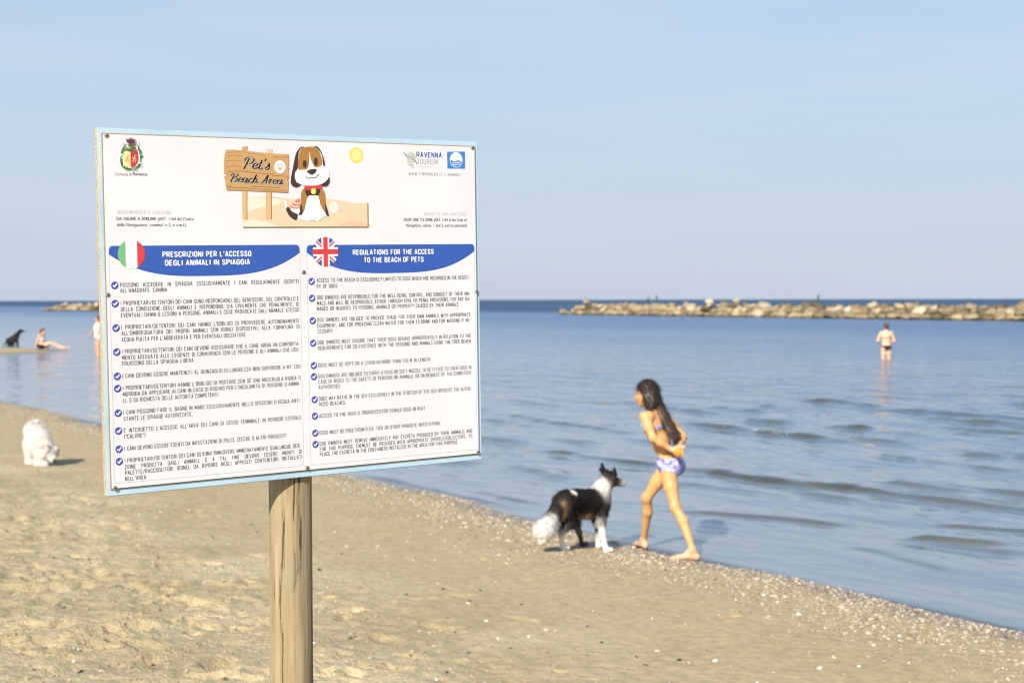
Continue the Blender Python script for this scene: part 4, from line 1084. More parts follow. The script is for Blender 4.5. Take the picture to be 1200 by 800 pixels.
# picture: sandy strip, puppy, wooden sign, sun
pr = Print()
pr.poly(Z_A([(920, 470), (955, 455), (1100, 452)]).tolist() + Z_B([(0, 462), (120, 470), (260, 466), (360, 478), (420, 492), (498, 488), (500, 630)]).tolist() + Z_A([(920, 632)]).tolist(), 'card')
pr.smooth(Z_A([(922, 470), (960, 458), (1060, 462), (1140, 470), (1120, 500), (1010, 520), (930, 540)]), 'cardlight')
pr.smooth(Z_B([(330, 625), (380, 600), (440, 596), (498, 612), (498, 627)]), 'peach')
pr.smooth(Z_A([(925, 630), (945, 592), (1000, 590), (1060, 605), (1120, 628)]), 'cardlight')
pr.stroke(np.concatenate([Z_A([(920, 633)]), Z_B([(500, 631)])]), 0.0032, 'shadow', smooth=False); pr.stroke(Z_B([(499, 490), (501, 633)]), 0.0028, 'shadow', smooth=False)
pr.ell(Z_B([(300, 517)])[0], 0.0122, 0.0122, 'white'); pr.ell(Z_B([(296, 514)])[0], 0.0075, 0.009, 'cardlight')
pr.stroke(Z_A([(1165, 475), (1172, 520)]), 0.006, 'white', smooth=False)
pr.ell(Z_A([(1148, 528)])[0], 0.0022, 0.0022, 'white', 10); pr.ell(Z_B([(342, 530)])[0], 0.003, 0.003, 'peach', 10)
pr.build('sand_picture', panel)
pr = Print(); pr.lay = 7
for pts in ([(231, 495), (280, 498), (279, 775), (235, 772)], [(466, 500), (522, 502), (522, 775), (464, 772)]): pr.poly(Z_H(pts), 'woodlight')
for x in (279, 520): pr.stroke(Z_H([(x, 500), (x, 775)]), 0.0016, 'woodline', smooth=False)
pr.poly(Z_H([(230, 110), (232, 62), (262, 60), (285, 52), (280, 112)]), 'wood'); pr.poly(Z_H([(477, 130), (475, 80), (502, 84), (528, 80), (526, 132)]), 'peach')
brd = [(72, 92), (150, 90), (232, 98), (330, 108), (480, 124), (600, 132), (690, 134), (688, 255), (696, 268), (688, 282), (690, 372), (668, 384), (686, 392), (682, 510), (560, 503), (420, 498), (250, 488), (76, 485), (66, 400), (54, 355), (96, 332), (52, 320), (54, 200), (58, 140)]
pr.poly(Z_H([(x + 4, y + 6) for x, y in brd]), 'woodline'); pr.poly(Z_H(brd), 'wood')
for pts in ([(80, 120), (200, 112), (330, 130), (470, 150)], [(60, 205), (150, 195), (230, 205)], [(70, 260), (160, 250), (230, 262)], [(90, 150), (160, 145), (230, 152)], [(540, 160), (620, 165), (685, 160)], [(80, 470), (200, 462), (350, 475), (500, 485), (676, 492)],
            [(520, 350), (600, 346), (685, 355)], [(90, 305), (220, 300), (330, 315), (540, 330)], [(320, 450), (450, 456), (600, 462)], [(70, 440), (90, 450), (130, 446)]): pr.stroke(Z_H(pts), 0.0009, 'woodline')
pr.lay += 1
# flowing pen lettering
S1 = {  # strokes in units of the lower-case height, slanted afterwards
 'P': [[(.05, -.05), (.2, .8), (.36, 1.7)], [(-.12, 1.25), (.0, 1.72), (.5, 1.9), (.92, 1.6), (.85, 1.05), (.5, .78), (.25, .85)]],
 'e': [[(.1, .42), (.45, .55), (.58, .85), (.38, 1.0), (.14, .72), (.12, .25), (.34, .02), (.72, .32)]],
 't': [[(.3, 1.55), (.22, .8), (.2, .2), (.36, .0), (.62, .25)], [(.05, 1.02), (.5, 1.05)]],
 "'": [[(.15, 1.75), (.08, 1.35)]],
 's': [[(.02, .2), (.3, .6), (.36, 1.02), (.45, .7), (.52, .3), (.3, .0), (.05, .12)]],
 'B': [[(.08, .0), (.2, .8), (.34, 1.65)], [(-.1, 1.3), (.05, 1.7), (.5, 1.88), (.85, 1.6), (.7, 1.15), (.35, 1.0), (.75, .92), (.92, .5), (.7, .08), (.3, -.02), (.02, .22)]],
 'a': [[(.58, .82), (.35, 1.0), (.1, .65), (.1, .2), (.3, .02), (.52, .35), (.62, .95), (.56, .3), (.68, .02), (.9, .3)]],
 'c': [[(.55, .8), (.38, 1.0), (.12, .65), (.12, .2), (.36, .0), (.7, .3)]],
 'h': [[(.02, .02), (.14, .9), (.3, 1.75), (.16, 1.2), (.05, .1)], [(.08, .5), (.35, .98), (.52, .8), (.46, .2), (.6, .0), (.82, .3)]],
 'A': [[(-.1, .1), (.12, .02), (.45, .9), (.72, 1.85), (.72, .9), (.76, .02)], [(.15, .7), (.5, .62), (.95, .78)]],
 'r': [[(.05, .8), (.18, .98), (.2, .55), (.12, .0)], [(.18, .6), (.42, 1.0), (.6, .86)]]}
ADV = {'P': .95, 'e': .66, 't': .58, "'": .3, 's': .6, 'B': 1.05, 'a': .84, 'c': .64, 'h': .78, 'A': 1.0, 'r': .6, ' ': .45}
def script_word(pr, word, x0, y0, x1, y1, h, ink_w, ink, dx=0, dy=0):
    n = sum(ADV[ch] for ch in word); L = x1 - x0; k = L / n; x = 0.0
    for ch in word:
        for st in S1.get(ch, []):
            pts = []
            for (a, b) in st:
                qx = x0 + (x + a) * k + 0.28 * b * h; qy = y0 + (y1 - y0) * (x + a) / n - b * h
                pts.append((qx + dx, qy + dy))
            pr.stroke(Z_H(pts), ink_w, ink, up=False, nib=math.pi * .42)
        x += ADV[ch]
for (ink, dx, dy, w, up) in (('cardlight', 2, 4, .0042, 1), ('black', 0, 0, .0034, 1)):
    pr.lay += up
    script_word(pr, "Pet's", 244, 280, 500, 292, 62, w, ink, dx, dy)
    script_word(pr, 'Beach Area', 112, 408, 628, 434, 46, w * .86, ink, dx, dy)
q = Z_H([(603, 261)])[0]; pr.ell(q, 0.0145, 0.0152, 'white')
pr.ell(q + np.array([0, -.0035]), .0042, .0034, 'wood', 14)
for dx, dy, a in ((-.0075, .0008, .5), (-.003, .0052, .15), (.003, .0052, -.15), (.0075, .0008, -.5)): pr.ell(q + np.array([dx, dy]), .0016, .0026, 'wood', 10, a)
pr.build('pictured_wooden_sign', panel)

pr = Print(); pr.lay = 7                                                # puppy, drawn from measured outlines
G = Z_G
pr.smooth(G([(60, 600), (135, 530), (150, 560), (148, 640), (100, 625)]), 'coral')
for pts in ([(75, 585), (105, 600), (140, 595)], [(95, 565), (120, 572), (142, 565)], [(70, 612), (105, 622), (140, 618)]): pr.stroke(G(pts), 0.0022, 'white')
pr.smooth(G([(30, 618), (48, 600), (80, 640), (125, 660), (115, 712), (70, 690), (42, 655)]), 'choc')
pr.smooth(G([(72, 628), (105, 618), (150, 625), (140, 660), (100, 650)]), 'white')
pr.smooth(G([(155, 480), (170, 452), (210, 450), (300, 452), (340, 448), (362, 500), (370, 600), (398, 675), (395, 690), (360, 680), (300, 720), (260, 718), (200, 720), (150, 705), (128, 690), (140, 655), (150, 560)]), 'white')
pr.smooth(G([(158, 478), (175, 450), (205, 455), (218, 540), (195, 590), (180, 640), (150, 650), (152, 560)]), 'brown')
pr.smooth(G([(305, 455), (335, 446), (360, 490), (368, 580), (385, 670), (362, 650), (330, 600), (305, 520)]), 'brown')
pr.smooth(G([(150, 580), (165, 600), (168, 660), (135, 668), (145, 640)]), 'choc'); pr.smooth(G([(362, 575), (376, 610), (394, 680), (366, 660)]), 'choc')
pr.smooth(G([(200, 445), (310, 445), (305, 500), (255, 512), (205, 505)]), 'choc')
pr.smooth(G([(215, 515), (255, 505), (300, 512), (320, 600), (300, 700), (210, 700), (190, 620)]), 'white')
pr.smooth(G([(150, 95), (182, 98), (150, 170), (128, 260), (108, 340), (115, 390), (155, 410), (120, 434), (78, 418), (68, 370), (88, 260), (112, 150)]), 'choc')
pr.smooth(G([(262, 95), (300, 92), (335, 150), (358, 240), (330, 240), (300, 160)]), 'choc'); pr.smooth(G([(315, 408), (360, 380), (392, 345), (398, 385), (380, 420), (345, 425)]), 'choc')
pr.smooth(G([(150, 110), (220, 92), (285, 100), (330, 160), (345, 250), (388, 300), (385, 360), (330, 405), (250, 420), (160, 412), (108, 370), (105, 310), (128, 270), (132, 180)]), 'white')
pr.smooth(G([(152, 112), (185, 96), (225, 92), (226, 150), (222, 240), (205, 280), (170, 285), (132, 280), (130, 215), (138, 155)]), 'brown')
pr.smooth(G([(226, 92), (280, 98), (318, 145), (336, 235), (300, 262), (268, 258), (240, 200), (230, 150)]), 'brown')
pr.ell(G([(186, 236)])[0], .0052, .0092, 'choc'); pr.ell(G([(281, 217)])[0], .0052, .0098, 'choc')
pr.smooth(G([(205, 298), (240, 280), (285, 280), (280, 305), (250, 328), (225, 318)]), 'choc')
pr.stroke(G([(192, 340), (215, 358), (245, 350), (275, 352), (305, 322)]), 0.0017, 'choc')
pr.smooth(G([(185, 432), (205, 420), (255, 425), (320, 412), (330, 440), (255, 456), (182, 455)]), 'red')
pr.ell(G([(260, 467)])[0], .0070, .0076, 'yellow'); pr.ell(G([(261, 466)])[0], .0036, .0046, 'lemon')
for pts in ([(235, 690), (240, 712)], [(265, 690), (262, 714)]): pr.stroke(G(pts), 0.0011, 'light', smooth=False)
pr.build('pictured_puppy', panel)
pr = Print(); q = G([(629, 161)])[0]; ring = []
for k in range(32):
    r = 0.0215 if k % 2 == 0 else 0.0160
    a = 2 * math.pi * k / 32; ring.append((q[0] + r * math.cos(a), q[1] + r * math.sin(a)))
pr.poly(ring, 'yellow'); pr.ell(q, .0142, .0142, 'lemon', 30); pr.build('pictured_sun', panel)

# ------------------------------------------------------------------ living bodies: blended distance field -> one continuous skin
class Flesh:
    """rounded limbs and lobes melted into one surface; each piece carries its own colour"""
    def __init__(self, h, k=0.02): self.h, self.k, self.p = h, k, []
    def limb(self, a, b, ra, rb, col, k=None): self.p.append(('c', np.array(a, float), np.array(b, float), ra, rb, np.array(col), self.k if k is None else k, True))
    def chain(self, pts, radii, col, k=None):
        for i in range(len(pts) - 1): self.limb(pts[i], pts[i + 1], radii[i], radii[i + 1], col, k)
    def lobe(self, c, r, R, col, k=None, cut=False): self.p.append(('e', np.array(c, float), np.array(r, float), np.array(R, float), cut, np.array(col), self.k if k is None else k, True))
    def patch(self, c, r, col): self.p.append(('p', np.array(c, float), r, None, None, np.array(col), 0, False))
    def dist(self, q, P):
        if q[0] == 'c':
            a, b, ra, rb = q[1], q[2], q[3], q[4]; ba = b - a
            t = np.clip(((P - a) @ ba) / (ba @ ba + 1e-12), 0, 1)
            return np.linalg.norm(P - a - t[..., None] * ba, axis=-1) - (ra + (rb - ra) * t)
        L = (P - q[1]) @ q[3].T; n = L / q[2]; k0 = np.linalg.norm(n, axis=-1); k1 = np.linalg.norm(n / q[2], axis=-1)
        return np.where(k0 < 1e-6, -q[2].min(), k0 * (k0 - 1) / (k1 + 1e-9))
    def bounds(self, q):
        if q[0] == 'c':
            r = max(q[3], q[4]); return np.minimum(q[1], q[2]) - r, np.maximum(q[1], q[2]) + r
        r = q[2].max(); return q[1] - r, q[1] + r
    def field(self):
        sol = [q for q in self.p if q[7]]
        lo = np.min([self.bounds(q)[0] for q in sol if not q[4] or q[0] == 'c'], 0) - 0.05; hi = np.max([self.bounds(q)[1] for q in sol if not q[4] or q[0] == 'c'], 0) + 0.05
        n = np.ceil((hi - lo) / self.h).astype(int) + 1
        F = np.full(n, 0.5)
        ax = [lo[i] + self.h * np.arange(n[i]) for i in range(3)]
        for q in sol:
            b0, b1 = self.bounds(q); m = q[6] + 0.03
            sl = tuple(slice(max(0, int((b0[i] - m - lo[i]) / self.h)), min(n[i], int((b1[i] + m - lo[i]) / self.h) + 2)) for i in range(3))
            P = np.stack(np.meshgrid(*[ax[i][sl[i]] for i in range(3)], indexing='ij'), -1)
            d = self.dist(q, P); f = F[sl]; k = max(q[6], 1e-4)
            if q[0] == 'e' and q[4]:
                d = -d; hh = np.clip(0.5 - 0.5 * (f - d) / k, 0, 1); F[sl] = f * (1 - hh) + d * hh + k * hh * (1 - hh)
            else:
                hh = np.clip(0.5 + 0.5 * (f - d) / k, 0, 1); F[sl] = f * (1 - hh) + d * hh - k * hh * (1 - hh)
        return F, lo
    def surface(self):
        F, lo = self.field(); S = F < 0; n = np.array(F.shape)
        c = np.zeros(n - 1, int)
        for dx in (0, 1):
            for dy in (0, 1):
                for dz in (0, 1): c += S[dx:n[0] - 1 + dx, dy:n[1] - 1 + dy, dz:n[2] - 1 + dz]
        act = np.argwhere((c > 0) & (c < 8)); ids = np.full(n - 1, -1); ids[tuple(act.T)] = np.arange(len(act))
        acc, cnt = np.zeros((len(act), 3)), np.zeros(len(act))
        cor = [np.array((x, y, z)) for x in (0, 1) for y in (0, 1) for z in (0, 1)]
        for i in range(8):
            for j in range(i + 1, 8):
                if np.abs(cor[i] - cor[j]).sum() != 1: continue
                fa, fb = F[tuple((act + cor[i]).T)], F[tuple((act + cor[j]).T)]
                m = (fa < 0) != (fb < 0); t = np.where(m, fa / np.where(m, fa - fb, 1), 0)
                acc += np.where(m[:, None], cor[i] + t[:, None] * (cor[j] - cor[i]), 0); cnt += m
        V = lo + self.h * (act + acc / cnt[:, None])
        faces = []
        for axn in range(3):
            a, b = [(1, 2), (2, 0), (0, 1)][axn]
            s0 = [slice(None)] * 3; s1 = [slice(None)] * 3; s0[axn] = slice(0, n[axn] - 1); s1[axn] = slice(1, n[axn])
            A, B = S[tuple(s0)], S[tuple(s1)]
            e = np.argwhere(A != B)
            e = e[(e[:, a] > 0) & (e[:, b] > 0) & (e[:, a] < n[a] - 1) & (e[:, b] < n[b] - 1)]
            da, db = np.zeros(3, int), np.zeros(3, int); da[a] = 1; db[b] = 1
            q = np.stack([ids[tuple((e - da - db).T)], ids[tuple((e - db).T)], ids[tuple(e.T)], ids[tuple((e - da).T)]], 1)
            fl = ~A[tuple(e.T)]; q[fl] = q[fl][:, ::-1]; faces.append(q)
        Q = np.concatenate(faces)
        # gentle relaxation
        for it in range(2):
            s, k = np.zeros_like(V), np.zeros(len(V))
            for i in range(4):
                np.add.at(s, Q[:, i], V[Q[:, (i + 1) % 4]]); np.add.at(k, Q[:, i], 1)
            V = V * 0.5 + 0.5 * s / np.maximum(k, 1)[:, None]
        return V, Q
    def paint(self, V, soft=0.012):
        best, tot, wsum = None, np.zeros((len(V), 3)), np.zeros(len(V))
        for q in self.p:
            if q[0] == 'e' and q[4]: continue
            if q[0] == 'p':
                continue
            d = self.dist(q, V); w = np.exp(-np.clip(d, -0.03, 0.2) / soft) + 1e-12
            tot += w[:, None] * q[5]; wsum += w
        c = tot / wsum[:, None]
        for q in self.p:
            if q[0] != 'p': continue
            d = np.linalg.norm(V - q[1], axis=1) + 0.25 * q[2] * perlin(V[:, 0] * 3 / q[2], V[:, 2] * 3 / q[2])
            w = np.clip((q[2] - d) / (0.25 * q[2]) + .5, 0, 1)[:, None]; c = c * (1 - w) + q[5] * w
        return c
def normals(V, Q):
    n = np.cross(V[Q[:, 2]] - V[Q[:, 0]], V[Q[:, 3]] - V[Q[:, 1]]); out = np.zeros_like(V)
    for i in range(4): np.add.at(out, Q[:, i], n)
    return out / (np.linalg.norm(out, axis=1)[:, None] + 1e-12)
def unit(v): v = np.array(v, float); return v / np.linalg.norm(v)
def frame(f, up=(0, 0, 1)):
    f = unit(f); l = unit(np.cross(up, f)); u = np.cross(f, l); return np.array([f, l, u])     # rows: forward, left, up
def with_fur(V, Q, C, flow, n, length, width, lift, seed=1, droop=0.0, vary=.18):
    """short tapering locks all over the coat, lying along flow(position)"""
    rg = np.random.default_rng(seed); N = normals(V, Q)
    ctr = V[Q].mean(1); area = np.linalg.norm(np.cross(V[Q[:, 2]] - V[Q[:, 0]], V[Q[:, 3]] - V[Q[:, 1]]), axis=1)
    pick = rg.choice(len(Q), n, p=area / area.sum())
    vi = Q[pick, rg.integers(0, 4, n)]
    p, nn, c = V[vi], N[vi], C[vi]
    d = flow(p); d = d - nn * (d * nn).sum(1)[:, None]; d /= np.linalg.norm(d, axis=1)[:, None] + 1e-6
    d = d + rg.normal(0, .25, d.shape) + nn * lift; d[:, 2] -= droop; d /= np.linalg.norm(d, axis=1)[:, None]
    L = (length(p) if callable(length) else np.full(n, length)) * rg.uniform(.6, 1.3, n)
    s = np.cross(d, nn); s /= np.linalg.norm(s, axis=1)[:, None] + 1e-6; W = width * rg.uniform(.6, 1.3, n)
    b0 = p - nn * 0.004
    P = np.stack([b0 - s * W[:, None], b0 + s * W[:, None], b0 + d * L[:, None] * .55 + s * W[:, None] * .6 + nn * .002, b0 + d * L[:, None], b0 + d * L[:, None] * .55 - s * W[:, None] * .6 + nn * .002], 1)
    base = len(V); idx = base + 5 * np.arange(n)
    q1 = np.stack([idx, idx + 1, idx + 2, idx + 4], 1); q2 = np.stack([idx + 4, idx + 2, idx + 3, idx + 3], 1)
    cc = np.clip(c * rg.uniform(1 - vary, 1 + vary, (n, 1)), 0, .9)
    V2 = np.concatenate([V, P.reshape(-1, 3)]); C2 = np.concatenate([C, np.repeat(cc, 5, 0)])
    faces = [tuple(x) for x in Q] + [tuple(x) for x in q1] + [(a, b, c_) for a, b, c_, _ in q2]
    return V2, faces, C2
def wear(V, Q, test, thick, C_, name, mat, parent, base, edge=0.0):
    """a garment: the part of the skin inside test(), lifted off the body"""
    N = normals(V, Q); keep = test(V[Q].mean(1))
    q = Q[keep]; used = np.unique(q); rm = np.full(len(V), -1); rm[used] = np.arange(len(used)); q = rm[q]
    o1 = V[used] + N[used] * thick; i1 = V[used] - N[used] * .002
    k = len(used); fs = [tuple(x) for x in q]
    ed = {}
    for f in q:
        for i in range(4):
            a, b = f[i], f[(i + 1) % 4]
            if (b, a) in ed: del ed[(b, a)]
            else: ed[(a, b)] = 1
    fs += [(b, a, a + k, b + k) for a, b in ed]
    Va = np.concatenate([o1, i1]) - base
    return mesh_obj(name, Va, fs, mat, parent, colors=np.concatenate([C_(o1), C_(o1)]))

M_SKIN = toned('skin', rough=0.46, scale=9, var=0.16, spec=0.4, sss=0.06)
M_HAIR = toned('hair', rough=0.45, scale=60, var=0.35, spec=0.45)
M_FUR = toned('fur', rough=0.8, scale=55, var=0.18, spec=0.2)
M_CLOTH = toned('cloth', rough=0.75, scale=120, var=0.08, spec=0.2)

def head(fl, c, F, skin, s=1.0, eye=(0.03, 0.02, 0.015), lip=(0.36, 0.12, 0.09), up=(0, 0, 1)):
    """face turned along F: skull, jaw, cheeks, nose, lips, brow, ears; eyes halfway down the head"""
    R = frame(F, up); f, l, u = R
    P = lambda a, b, d: c + (f * a + l * b + u * d) * s
    fl.lobe(P(-.008, 0, .022), np.array((.092, .072, .086)) * s, R, skin, .02 * s)
    fl.lobe(P(.022, 0, -.045), np.array((.066, .055, .066)) * s, R, skin, .03 * s)
    fl.limb(P(.058, 0, -.096), P(.05, 0, -.085), .020 * s, .024 * s, skin, .025 * s)
    fl.limb(P(.082, 0, .002), P(.098, 0, -.030), .008 * s, .013 * s, skin, .012 * s)
    fl.limb(P(.076, .022, .014), P(.076, -.022, .014), .011 * s, .011 * s, skin, .015 * s)
    for b in (1, -1):
        fl.lobe(P(.052, .036 * b, -.028), np.array((.026, .024, .026)) * s, R, skin, .02 * s)
        fl.lobe(P(.0, .073 * b, -.012), np.array((.018, .008, .028)) * s, R, skin, .008 * s)
        fl.patch(P(.083, .030 * b, -.003), .011 * s, eye); fl.patch(P(.087, .030 * b, .016), .008 * s, (.05, .03, .02))
    fl.limb(P(.084, .014, -.058), P(.084, -.014, -.058), .008 * s, .008 * s, skin, .008 * s)
    fl.patch(P(.092, 0, -.058), .013 * s, lip)
def hand(fl, wrist, palm_dir, curl_dir, thumb_dir, skin, s=1.0, r=.0068):
    """palm, four curled fingers of unequal length and a thumb leaving the side of the palm"""
    f, c_, t = unit(palm_dir), unit(curl_dir), unit(thumb_dir)
    pc = wrist + f * .036 * s
    fl.limb(wrist, pc, .017 * s, .020 * s, skin, .012)
    for i, ln in enumerate((.058, .066, .062, .048)):
        off = t * (.0225 - .015 * i) * s
        k0 = wrist + f * .062 * s + off; k1 = k0 + (f * .75 + c_ * .65) * ln * .42 * s; k2 = k1 + (f * .1 + c_) * ln * .34 * s; k3 = k2 + (c_ * .7 - f * .6) * ln * .26 * s
        fl.chain([pc + off * .7, k0, k1, k2, k3], [.011 * s, r * 1.15 * s, r * s, r * .95 * s, r * .8 * s], skin, .004)
    a0 = wrist + f * .022 * s + t * .016 * s; a1 = a0 + (t * .8 + f * .6) * .032 * s; a2 = a1 + (f * .6 + c_ * .8) * .028 * s
    fl.chain([a0, a1, a2], [.012 * s, r * 1.2 * s, r * s], skin, .006)
def foot(fl, ankle, toe_dir, gz, skin, L=.19, s=1.0):
    t = unit([toe_dir[0], toe_dir[1], 0]); heel = np.array([ankle[0], ankle[1], gz + .022 * s]) - t * .030 * s
    ball = heel + t * L * .70; ball[2] = gz + .017 * s; tip = heel + t * L * .93; tip[2] = gz + .011 * s
    sd = np.cross((0, 0, 1), t)
    fl.limb(ankle, heel, .026 * s, .023 * s, skin, .02)
    fl.chain([ankle + t * .01, heel + t * L * .36 + np.array([0, 0, .022 * s])], [.027 * s, .024 * s], skin, .02)
    for o in (-.016, .016): fl.chain([heel + t * L * .3 + sd * o * .5 + np.array([0, 0, .01 * s]), ball + sd * o * s, tip + sd * o * s], [.022 * s, .018 * s, .010 * s], skin, .015)
    fl.limb(heel, ball, .022 * s, .017 * s, skin, .02)

# ------------------------------------------------------------------ girl walking along the water
SK = (0.60, 0.32, 0.128); SK2 = (0.55, 0.285, 0.11); SKL = (0.58, 0.36, 0.22)
F = unit([-.88, .47, 0]); L = np.array([-F[1], F[0], 0.0])              # forward, her left (towards the camera)
gf = on_ground(752.5, 641.5); gr = on_ground(812, 655.5)
Yb = (gf[1] + gr[1]) / 2
girl_base = np.array([(gf[0] + gr[0]) / 2, Yb, 0.0])
J = lambda u, v, dy=0.0: at(u, v, Yb + dy)
g = Flesh(0.0052, 0.022)
hipL, hipR = J(782.5, 547, -.07), J(784, 546, .07)
kneeL, kneeR = J(791.5, 594, -.16), J(758, 583, .12)
ankR = np.array([gf[0] + .012, gf[1], gf[2] + .062]); ankL = np.array([gr[0], gr[1], gr[2] + .075])
pel = J(784, 541); waist = J(775, 518); chest = J(767, 497); neck0 = J(766.5, 482); neck1 = J(761, 471)
# trunk
RB = frame(F, unit(chest - pel))
g.lobe(pel + np.array([0, 0, -.005]), (.088, .112, .098), RB, SK, .03)
g.lobe(pel - F * .052 + L * .045 + np.array([0, 0, -.035]), (.062, .062, .072), RB, SK, .03); g.lobe(pel - F * .052 - L * .045 + np.array([0, 0, -.035]), (.062, .062, .072), RB, SK, .03)
g.lobe(waist, (.070, .094, .10), RB, SK, .04)
g.lobe(chest + np.array([0, 0, -.01]), (.080, .108, .125), RB, SK, .03)
g.limb(chest + L * .095 + RB[2] * .07, chest - L * .095 + RB[2] * .07, .042, .042, SK, .03)
g.lobe(chest + F * .058 + L * .045 - RB[2] * .0, (.034, .04, .04), RB, SK, .02); g.lobe(chest + F * .058 - L * .045, (.034, .04, .04), RB, SK, .02)
g.limb(neck0 - F * .006, neck1, .040, .034, SK, .025)
# legs
for hip, knee, ank, gd, tdir in ((hipL, kneeL, ankL, gr, F), (hipR, kneeR, ankR, gf, F)):
    mid = (hip + knee) / 2 + F * .006; calf = knee * .68 + ank * .32 - F * .016
    g.chain([hip, mid, knee], [.070, .055, .038], SK, .02); g.chain([knee, calf, ank], [.037, .039, .023], SK, .02)
    g.lobe(knee + F * .006, (.033, .033, .04), np.eye(3), SK2, .03)
foot(g, ankL, unit([-1.0, .12, 0]), gr[2], SKL, .21); foot(g, ankR, F * .4 + np.array([.0, 1.0, 0]) * .9, gf[2], SKL, .20)
# arms folded behind her back
shL, shR = J(755.5, 488, -.10), J(779, 487, .11)
elL, elR = J(765.5, 513, -.17), J(800.5, 512, .06)
wrL, wrR = J(786.5, 526.5, -.16), J(796.5, 522, -.06)
g.chain([shL, (shL + elL) / 2, elL], [.044, .036, .030], SK, .02); g.chain([elL, (elL * .6 + wrL * .4), wrL], [.030, .030, .019], SK, .02)
g.chain([shR, (shR + elR) / 2, elR], [.042, .034, .030], SK, .02); g.chain([elR, (elR * .6 + wrR * .4), wrR], [.030, .029, .019], SK, .02)
ball_c = J(795.5, 529.5, -.20)
hand(g, wrL, ball_c - wrL + np.array([0, 0, .005]), np.array([.45, -.55, -.5]), np.array([0.2, -.3, 1.0]), SKL, .95)
hand(g, wrR, ball_c - wrR + np.array([.02, .02, 0]), np.array([-.5, -.5, -.3]), np.array([.9, -.3, .3]), SKL, .95)
# head
hc = J(757.5, 460.5); HF = unit([-.90, .30, -.10])
head(g, hc, HF, SK, 0.92)
V, Q = g.surface(); Cg = g.paint(V)
girl = mesh_obj('person', V - girl_base, Q, M_SKIN, None, girl_base, colors=Cg)
tag(girl, 'slim girl in patterned bikini walking barefoot along the waterline beside the black and white dog', 'person')
def floral(P):
    base = np.tile(np.array([.30, .38, .66]), (len(P), 1))
    n = perlin(P[:, 0] * 38 + P[:, 1] * 11, P[:, 2] * 38); m = perlin(P[:, 0] * 45 + 31, P[:, 2] * 45 + P[:, 1] * 20)
    base[n > .22] = (.60, .60, .68); base[n < -.20] = (.10, .13, .40); base[m > .24] = (.58, .18, .20)
    return base
T = RB[2]
def in_bottom(p):
    r = p - pel; h = r @ T; a = r @ F; b = r @ L
    near = np.linalg.norm(r, axis=1) < .19
    far = np.linalg.norm(p - (hipR * .55 + kneeR * .45), axis=1) < .145
    return near & ~far & (h < .050 + .0 * a) & (h > -.075 - .055 * (np.abs(b) < .06) + .55 * np.maximum(np.abs(b) - .06, 0)) & (np.abs(b) < .14)
bot = wear(V, Q, in_bottom, .004, floral, 'bikini_bottom', M_CLOTH, girl, girl_base)
def in_top(p):
    r = p - chest; h = r @ T; a = r @ F; b = r @ L
    cup = (a > .0) & (h > -.045) & (h < .042) & (np.abs(b) < .11); strap = (h > -.018) & (h < .010) & (np.abs(b) < .118)
    return (np.linalg.norm(r, axis=1) < .17) & (cup | strap) & (np.linalg.norm(p - (shL + elL) / 2, axis=1) > .07)
wear(V, Q, in_top, .004, floral, 'bikini_top', M_CLOTH, girl, girl_base)
hr = Flesh(0.006, 0.018); HC = (.030, .018, .012); HC2 = (.060, .034, .020)
Rh = frame(HF)
hr.lobe(hc - HF * .012 + Rh[2] * .024, (.092, .077, .087), Rh, HC, .015)
hr.lobe(hc + HF * .088 - Rh[2] * .022, (.086, .12, .080), Rh, HC, .012, cut=True)
hr.lobe(hc - HF * .030 - Rh[2] * .05, (.062, .078, .08), Rh, HC, .03)
back = -F * .075
pth = [J(765, 464, .0), J(771.5, 476, .0), J(778.5, 488, -.03), J(785, 498, -.04), J(791, 507, -.04), J(795, 516, -.03)]
hr.chain(pth, [.060, .046, .037, .031, .023, .010], HC, .02)
for o, q in ((.030, .8), (-.025, .85), (.0, .9)):
    pp = [p + L * o + RB[1] * 0 + np.array([0, 0, -.01 * i]) for i, p in enumerate(pth)]
    hr.chain(pp[1:], [.030 * q, .028 * q, .024 * q, .018 * q, .008], HC2, .008)
hr.chain([hc - HF * .02 + L * .066 - Rh[2] * .03, hc - HF * .03 + L * .065 - Rh[2] * .10, J(761, 482, -.09)], [.022, .016, .006], HC, .012)
Vh, Qh = hr.surface(); Ch = hr.paint(Vh)
Vh2, Fh2, Ch2 = with_fur(Vh, Qh, Ch, lambda p: np.tile(unit([.45, -.08, -1.0]), (len(p), 1)), 4200, .065, .0022, .06, 5, vary=.35)
mesh_obj('hair', Vh2 - girl_base, Fh2, M_HAIR, girl, colors=Ch2)
# wet gleam on the calf comes from the skin; the ball she carries is a thing of its own
bmv = bmesh.new(); bmesh.ops.create_uvsphere(bmv, u_segments=32, v_segments=20, radius=.040)
me = bpy.data.meshes.new('ball'); bmv.to_mesh(me); bmv.free()
M_BALL = plain('orange_rubber', (0.80, 0.26, 0.02), 0.5, .1, 60); M_CREAM = plain('cream_rubber', (0.78, 0.68, 0.50), .5)
me.materials.append(M_BALL); me.materials.append(M_CREAM)
bdir = unit(CAM - ball_c + np.array([-.6, 0, .4]))
for p in me.polygons:
    p.use_smooth = True
    if np.array(p.center) @ bdir < .014: p.material_index = 1
o = bpy.data.objects.new('ball', me); COL.objects.link(o); o.location = ball_c
tag(o, 'orange ball with a cream back held in the girl\'s hands behind her', 'ball')

